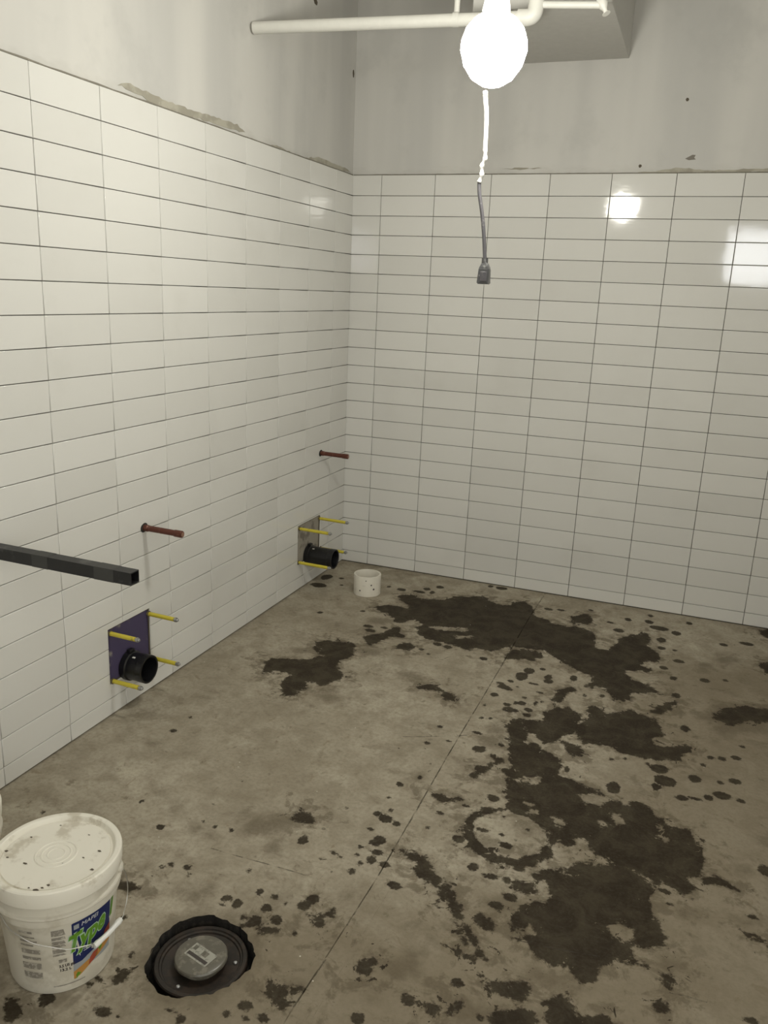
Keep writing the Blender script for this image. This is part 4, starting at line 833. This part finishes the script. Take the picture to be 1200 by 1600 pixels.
def wrap(u, z, off):
    """azimuth in degrees, height -> local point just off the pail body"""
    r = body_r(z) + off; a = math.radians(u); return Vector((r * math.cos(a), r * math.sin(a), z))
def wrap_poly(name, pts, off, mat, parent=bucket):
    """pts in (azimuth deg, z); filled by a grid so it follows the curve"""
    vs2 = [Vector(p) for p in pts]; n = len(vs2)
    us = [p[0] for p in pts]; zs = [p[1] for p in pts]
    cols = int((max(us) - min(us)) / 2.0) + 1
    xs = [min(us) + (max(us) - min(us)) * i / cols for i in range(cols + 1)]
    allp = list(vs2)
    P2 = [Vector((p[0] * .0025, p[1])) for p in pts]; ed = []; cv = []
    for i in range(n):
        a, b = P2[i], P2[(i + 1) % n]; k = max(1, int(abs(b.x - a.x) / .005))
        for j in range(k): cv.append(a.lerp(b, j / k))
    nb = len(cv); ed = [(i, (i + 1) % nb) for i in range(nb)]
    zmid = (min(zs) + max(zs)) / 2
    ov, oe, of, *_ = delaunay_2d_cdt(cv, ed, [], 1, 1e-7)
    me = mesh_py(name, [wrap(v.x / .0025, v.y, off) for v in ov], [list(f) for f in of])
    return link(name, me, mat, parent)
def wrap_text(txt, az, z, size, off, mat, name, slope=0.0, shear=0.0, grow=0.0, offset=0.0, xs=1.0):
    cu = bpy.data.curves.new('t', 'FONT'); cu.body = txt; cu.size = size; cu.shear = shear; cu.offset = offset; cu.resolution_u = 3
    ob = bpy.data.objects.new('t', cu); COL.objects.link(ob)
    bpy.context.view_layer.update()
    me = bpy.data.meshes.new_from_object(ob.evaluated_get(bpy.context.evaluated_depsgraph_get()))
    bpy.data.objects.remove(ob); bpy.data.curves.remove(cu)
    for v in me.vertices:
        x, y = v.co.x * xs, v.co.y
        y *= 1 + grow * x
        v.co = wrap(az + math.degrees(x / 0.13), z + y + x * slope, off)
    me.materials.clear(); me.name = name
    return link(name, me, mat, bucket)
lab = wrap_poly('label_panel', [(-37, .197), (-36, .199), (9, .205), (9, .062), (-20, .062), (-37, .058)], .0004, M['blue'])
wrap_poly('label_panel', [(-37, .058), (-37, .078), (-28, .080), (-22, .088), (-10, .098), (0, .112), (9, .125), (9, .062)], .0007, M['grey'])
for pts, c in (([(-37, .034), (-30, .040), (-24, .050), (-18, .058), (-20, .074), (-26, .068), (-37, .056)], 'orange'), ([(-21, .056), (-19, .076), (-15, .086), (-9, .088), (-10, .070), (-15, .062)], 'red'),
               ([(-11, .066), (-9, .086), (0, .110), (9, .112), (9, .082), (-2, .074)], 'orange'), ([(-3, .100), (1, .124), (9, .132), (9, .106)], 'red'), ([(-12, .066), (-8, .072), (-3, .088), (-6, .092), (-11, .080)], 'green'), ([(-37, .034), (-33, .052), (-29, .046), (-34, .034)], 'green')):
    wrap_poly('tile_picture', pts, .001, M[c])
wrap_text('Type 1', -43.0, .115, .064, .0012, M['pale'], 'lettering', slope=0.30, shear=0.25, grow=0.6, offset=0.0046, xs=.74)
wrap_text('Type 1', -43.0, .115, .064, .0018, M['green'], 'lettering', slope=0.30, shear=0.25, grow=0.6, offset=0.0024, xs=.74)
wrap_text('MAPEI', -28, .183, .0155, .0012, M['white'], 'brand_lettering', slope=0.05, shear=0.2)
wrap_poly('logo_square', [(-35, .179), (-35, .192), (-30, .193), (-30, .180)], .0009, M['grey'])
for z_ in (.112, .106): wrap_poly('small_line', [(-26, z_), (-26, z_ + .002), (-16, z_ + .004), (-16, z_ + .002)], .0012, M['white'])
for z0, z1, a0, a1 in ((.185, .191, -88, -74), (.172, .176, -88, -72), (.160, .165, -88, -70), (.148, .153, -88, -74), (.126, .138, -88, -68), (.108, .116, -88, -68), (.080, .098, -89, -68), (.052, .070, -89, -68)):
    wrap_poly('fine_print_block', [(a0, z0), (a0, z1), (a1, z1), (a1, z0)], .0007, M['print_'])
for z0, z1 in ((.175, .192), (.163, .171), (.150, .160), (.141, .148), (.124, .137), (.116, .121)):
    wrap_poly('fine_print_block', [(-56, z0), (-56, z1), (-43 - random.uniform(0, 3), z1), (-43, z0)], .0007, M['print_'])
wrap_poly('fine_print_block', [(-51, .094), (-51, .104), (-43, .104), (-43, .094)], .0007, M['print_'])
wrap_text('3.5 US gal', -51, .080, .011, .0007, M['ink'], 'volume_lettering', xs=.8, offset=.0004)
wrap_text('13.2 L', -51, .068, .011, .0007, M['ink'], 'volume_lettering', offset=.0004)
wrap_poly('base_line', [(-58, .024), (-58, .0265), (-25, .0265), (-25, .024)], .0007, M['print_'])
# bail wire, its ears and the grip
BO = Vector((BX, BY, 0))
bail = [(0.7455, -3.085, 0.247), (0.748, -3.078, 0.225), (0.748, -3.071, 0.185), (0.750, -3.078, 0.150), (0.757, -3.100, 0.131), (0.763, -3.121, 0.127)]
bail2 = [(0.7585, -3.212, 0.124), (0.757, -3.218, 0.133), (0.743, -3.241, 0.14), (0.726, -3.263, 0.147), (0.701, -3.284, 0.162), (0.667, -3.302, 0.175), (0.636, -3.31, 0.191), (0.607, -3.311, 0.204), (0.582, -3.305, 0.222), (0.560, -3.298, .236)]
bm = bmesh.new(); add_tube(bm, spline([Vector(p) - BO for p in bail + bail2], 5), 0.0013, 8)
bw = link('handle', bm_mesh('handle', bm, True), M['wire'], bucket)
bm = bmesh.new(); g0, g1 = Vector(bail[-1]) - BO, Vector(bail2[0]) - BO
pp = [g0.lerp(g1, k / 10) + Vector((0.003, 0, 0)) * math.sin(k / 10 * PI) for k in range(11)]
add_tube(bm, pp, [0.0062, .0078, .0068, .0064, .0063, .0062, .0063, .0064, .0068, .0078, .0066], 14)
link('grip', bm_mesh('grip', bm, True, 0.9), M['grip'], bw)
for p in (bail[0], bail2[-1]):
    c = Vector(p) - BO; d = Vector((c.x, c.y, 0)).normalized(); bm = bmesh.new()
    add_lathe(bm, [(.013, -.010), (.012, .0), (.007, .003), (0, .003)], c, d, 20)
    link('ear', bm_mesh('ear', bm, True, 0.5), M['pail'], bucket)

# ------------------------------------------------------------------ overhead pipework
root = empty('overhead_pipe', (0.5, -1.04, 2.675)); tag(root, 'white overhead sprinkler pipe with elbow running off the left wall', 'pipe')
RO = Vector((0.5, -1.04, 2.675))
A_, B_ = Vector((-0.015, -1.084, 2.675)), Vector((1.135, -0.985, 2.672))
bm = bmesh.new(); add_tube(bm, [A_ - RO, A_.lerp(B_, .5) - RO, B_ - RO], 0.0235, 20)
link('main_pipe', bm_mesh('main_pipe', bm, True, 0.9), M['pipe'], root)
bm = bmesh.new(); add_tube(bm, spline([B_ + Vector((-.05, -.004, 0)) - RO, B_ + Vector((-.01, 0, 0)) - RO, B_ + Vector((.012, 0, .010)) - RO, B_ + Vector((.018, 0, .035)) - RO, B_ + Vector((.018, 0, .065)) - RO], 5), 0.030, 18)
link('elbow', bm_mesh('elbow', bm, True, 0.9), M['pipe'], root)
C_, D_ = B_ + Vector((.010, 0, .042)), Vector((1.405, -0.98, 2.697))
bm = bmesh.new(); add_tube(bm, [C_ - RO, D_ - RO], 0.0125, 16)
link('branch_pipe', bm_mesh('branch_pipe', bm, True, 0.9), M['pipe'], root)
bm = bmesh.new()
add_lathe(bm, [(0, -.03), (.016, -.03), (.019, -.02), (.019, .0), (.014, .012), (.010, .016), (.007, .03), (.015, .034), (.015, .036), (0, .036)], D_ - RO, (.25, -.1, -.5), 18)
link('sprinkler_head', bm_mesh('sprinkler_head', bm, True, 0.6), M['pipe'], root)
bm = bmesh.new(); add_tube(bm, [Vector((0.845, -1.008, 2.69)) - RO, Vector((0.845, -1.008, ROOM_Z)) - RO], 0.0065, 10)
hg = link('hanger_rod', bm_mesh('hanger_rod', bm, True, 0.9), M['pipe'], root)
bm = bmesh.new(); add_lathe(bm, [(.0245, -.012), (.0265, -.012), (.0265, .012), (.0245, .012)], Vector((0.845, -1.0095, 2.6745)) - RO, B_ - A_, 24, closed=True)
add_tube(bm, [Vector((0.845, -1.008, 2.70)) - RO, Vector((0.845, -1.008, 2.745)) - RO], 0.011, 10)
link('hanger_ring', bm_mesh('hanger_ring', bm, True, 0.6), M['pipe'], hg)

# ------------------------------------------------------------------ hanging lamp, cord
root = empty('work_lamp', LAMP_POS); tag(root, 'glowing round work lamp hanging below the overhead pipe', 'lamp')
bm = bmesh.new()
R_ = LAMP_R
add_lathe(bm, [(0, -R_ * 1.02), (R_ * .30, -R_ * .97), (R_ * .62, -R_ * .78), (R_ * .88, -R_ * .42), (R_, 0), (R_ * .98, R_ * .25), (R_ * .86, R_ * .58), (R_ * .62, R_ * .84), (R_ * .40, R_ * .97)], n=48)
link('globe', bm_mesh('globe', bm, True, 1.2), M['lamp'], root)
bm = bmesh.new(); add_lathe(bm, [(0, .085), (.036, .086), (.038, .10), (.030, .14), (.024, .165), (0, .168)], n=24)
link('socket', bm_mesh('socket', bm, True, 0.6), M['pipe'], root)
hx = Vector((0.0, 0.0, 0))
bm = bmesh.new(); add_tube(bm, spline([(0, 0, .16), (.004, .1, .5), (.012, .25, .80), (.01, .3, ROOM_Z - LAMP_POS.z)], 8), 0.0045, 8)
link('lamp_cable', bm_mesh('lamp_cable', bm, True), M['greenw'], root)
bm = bmesh.new(); add_tube(bm, spline([(-.01, 0, .16), (-.030, .1, .5), (-.022, .25, .80), (-.02, .3, ROOM_Z - LAMP_POS.z)], 8), 0.004, 8)
link('lamp_cable', bm_mesh('lamp_cable', bm, True), M['pipe'], root)

root = empty('power_cord', (1.236, -2.00, 2.19)); tag(root, 'hanging cord below the lamp, painted lamplit white above, grey below, ending in a plug', 'cord')
PO = Vector((1.236, -2.00, 2.20))
bm = bmesh.new(); c0 = spline([(1.246, -2.010, 2.1975), (1.243, -1.99, 2.178), (1.243, -1.97, 2.15), (1.242, -1.955, 2.10), (1.241, -1.95, 2.06), (1.243, -1.95, 2.03), (1.235, -1.95, 2.01), (1.236, -1.95, 1.985), (1.230, -1.95, 1.965)], 6)
add_tube(bm, [p - PO for p in c0], [0.0062 + 0.0012 * math.sin(i * 1.1) * (i > 24) for i in range(len(c0))], 10)
link('lamplit_cord', bm_mesh('lamplit_cord', bm, True), M['cordw'], root)  # overexposed upper length, the lamplight on it painted as white
bm = bmesh.new(); c1 = spline([(1.230, -1.95, 1.968), (1.233, -1.95, 1.935), (1.245, -1.95, 1.88), (1.255, -1.95, 1.82), (1.264, -1.95, 1.745)], 6)
add_tube(bm, [p - PO for p in c1], 0.0056, 10)
link('grey_cord', bm_mesh('grey_cord', bm, True), M['cordd'], root)
bm = bmesh.new()
add_tube(bm, [Vector(p) - PO for p in ((1.264, -1.95, 1.752), (1.264, -1.95, 1.736))], 0.0095, 14)
link('strain_relief', bm_mesh('strain_relief', bm, True, .9), M['plug'], root)
bm = bmesh.new()
x0 = 1.2655
P8 = [((-.008, -.009), 1.739), ((-.016, -.013), 1.722), ((-.0185, -.015), 1.676)]
rings = []
for (hx_, hy_), z in P8:
    sh = (z - 1.739) * 0.02
    rings.append([bm.verts.new(Vector((x0 + sx * abs(hx_) + sh, -1.95 + sy * abs(hy_), z)) - PO) for sx, sy in ((-1, -1), (1, -1), (1, 1), (-1, 1))])
for A, B in zip(rings[:-1], rings[1:]):
    for i in range(4): bm.faces.new((A[i], A[(i + 1) % 4], B[(i + 1) % 4], B[i]))
bm.faces.new(rings[0]); bm.faces.new(rings[-1][::-1])
bmesh.ops.bevel(bm, geom=bm.edges[:], offset=.0025, segments=2, affect='EDGES')
pl = link('plug', bm_mesh('plug', bm), M['plug'], root)
bm = bmesh.new(); add_box(bm, Vector((x0 - .010, -1.9665, 1.684)) - PO, Vector((x0 + .011, -1.9640, 1.712)) - PO, .001)
link('plug_face', bm_mesh('plug_face', bm), M['cordd'], pl)

# ------------------------------------------------------------------ second work light, behind the camera
root = empty('wall_work_light', BACK_LIGHT_POS); tag(root, 'square work light on the wall behind the camera', 'lamp')
bm = bmesh.new(); add_box(bm, (-.32, -.44, -.30), (.32, -.03, .30), .01)
link('housing', bm_mesh('housing', bm), M['steel'], root)
bm = bmesh.new(); add_box(bm, (-.29, -.035, -.27), (.29, 0, .27), .01)
link('light_panel', bm_mesh('light_panel', bm), M['led'], root)
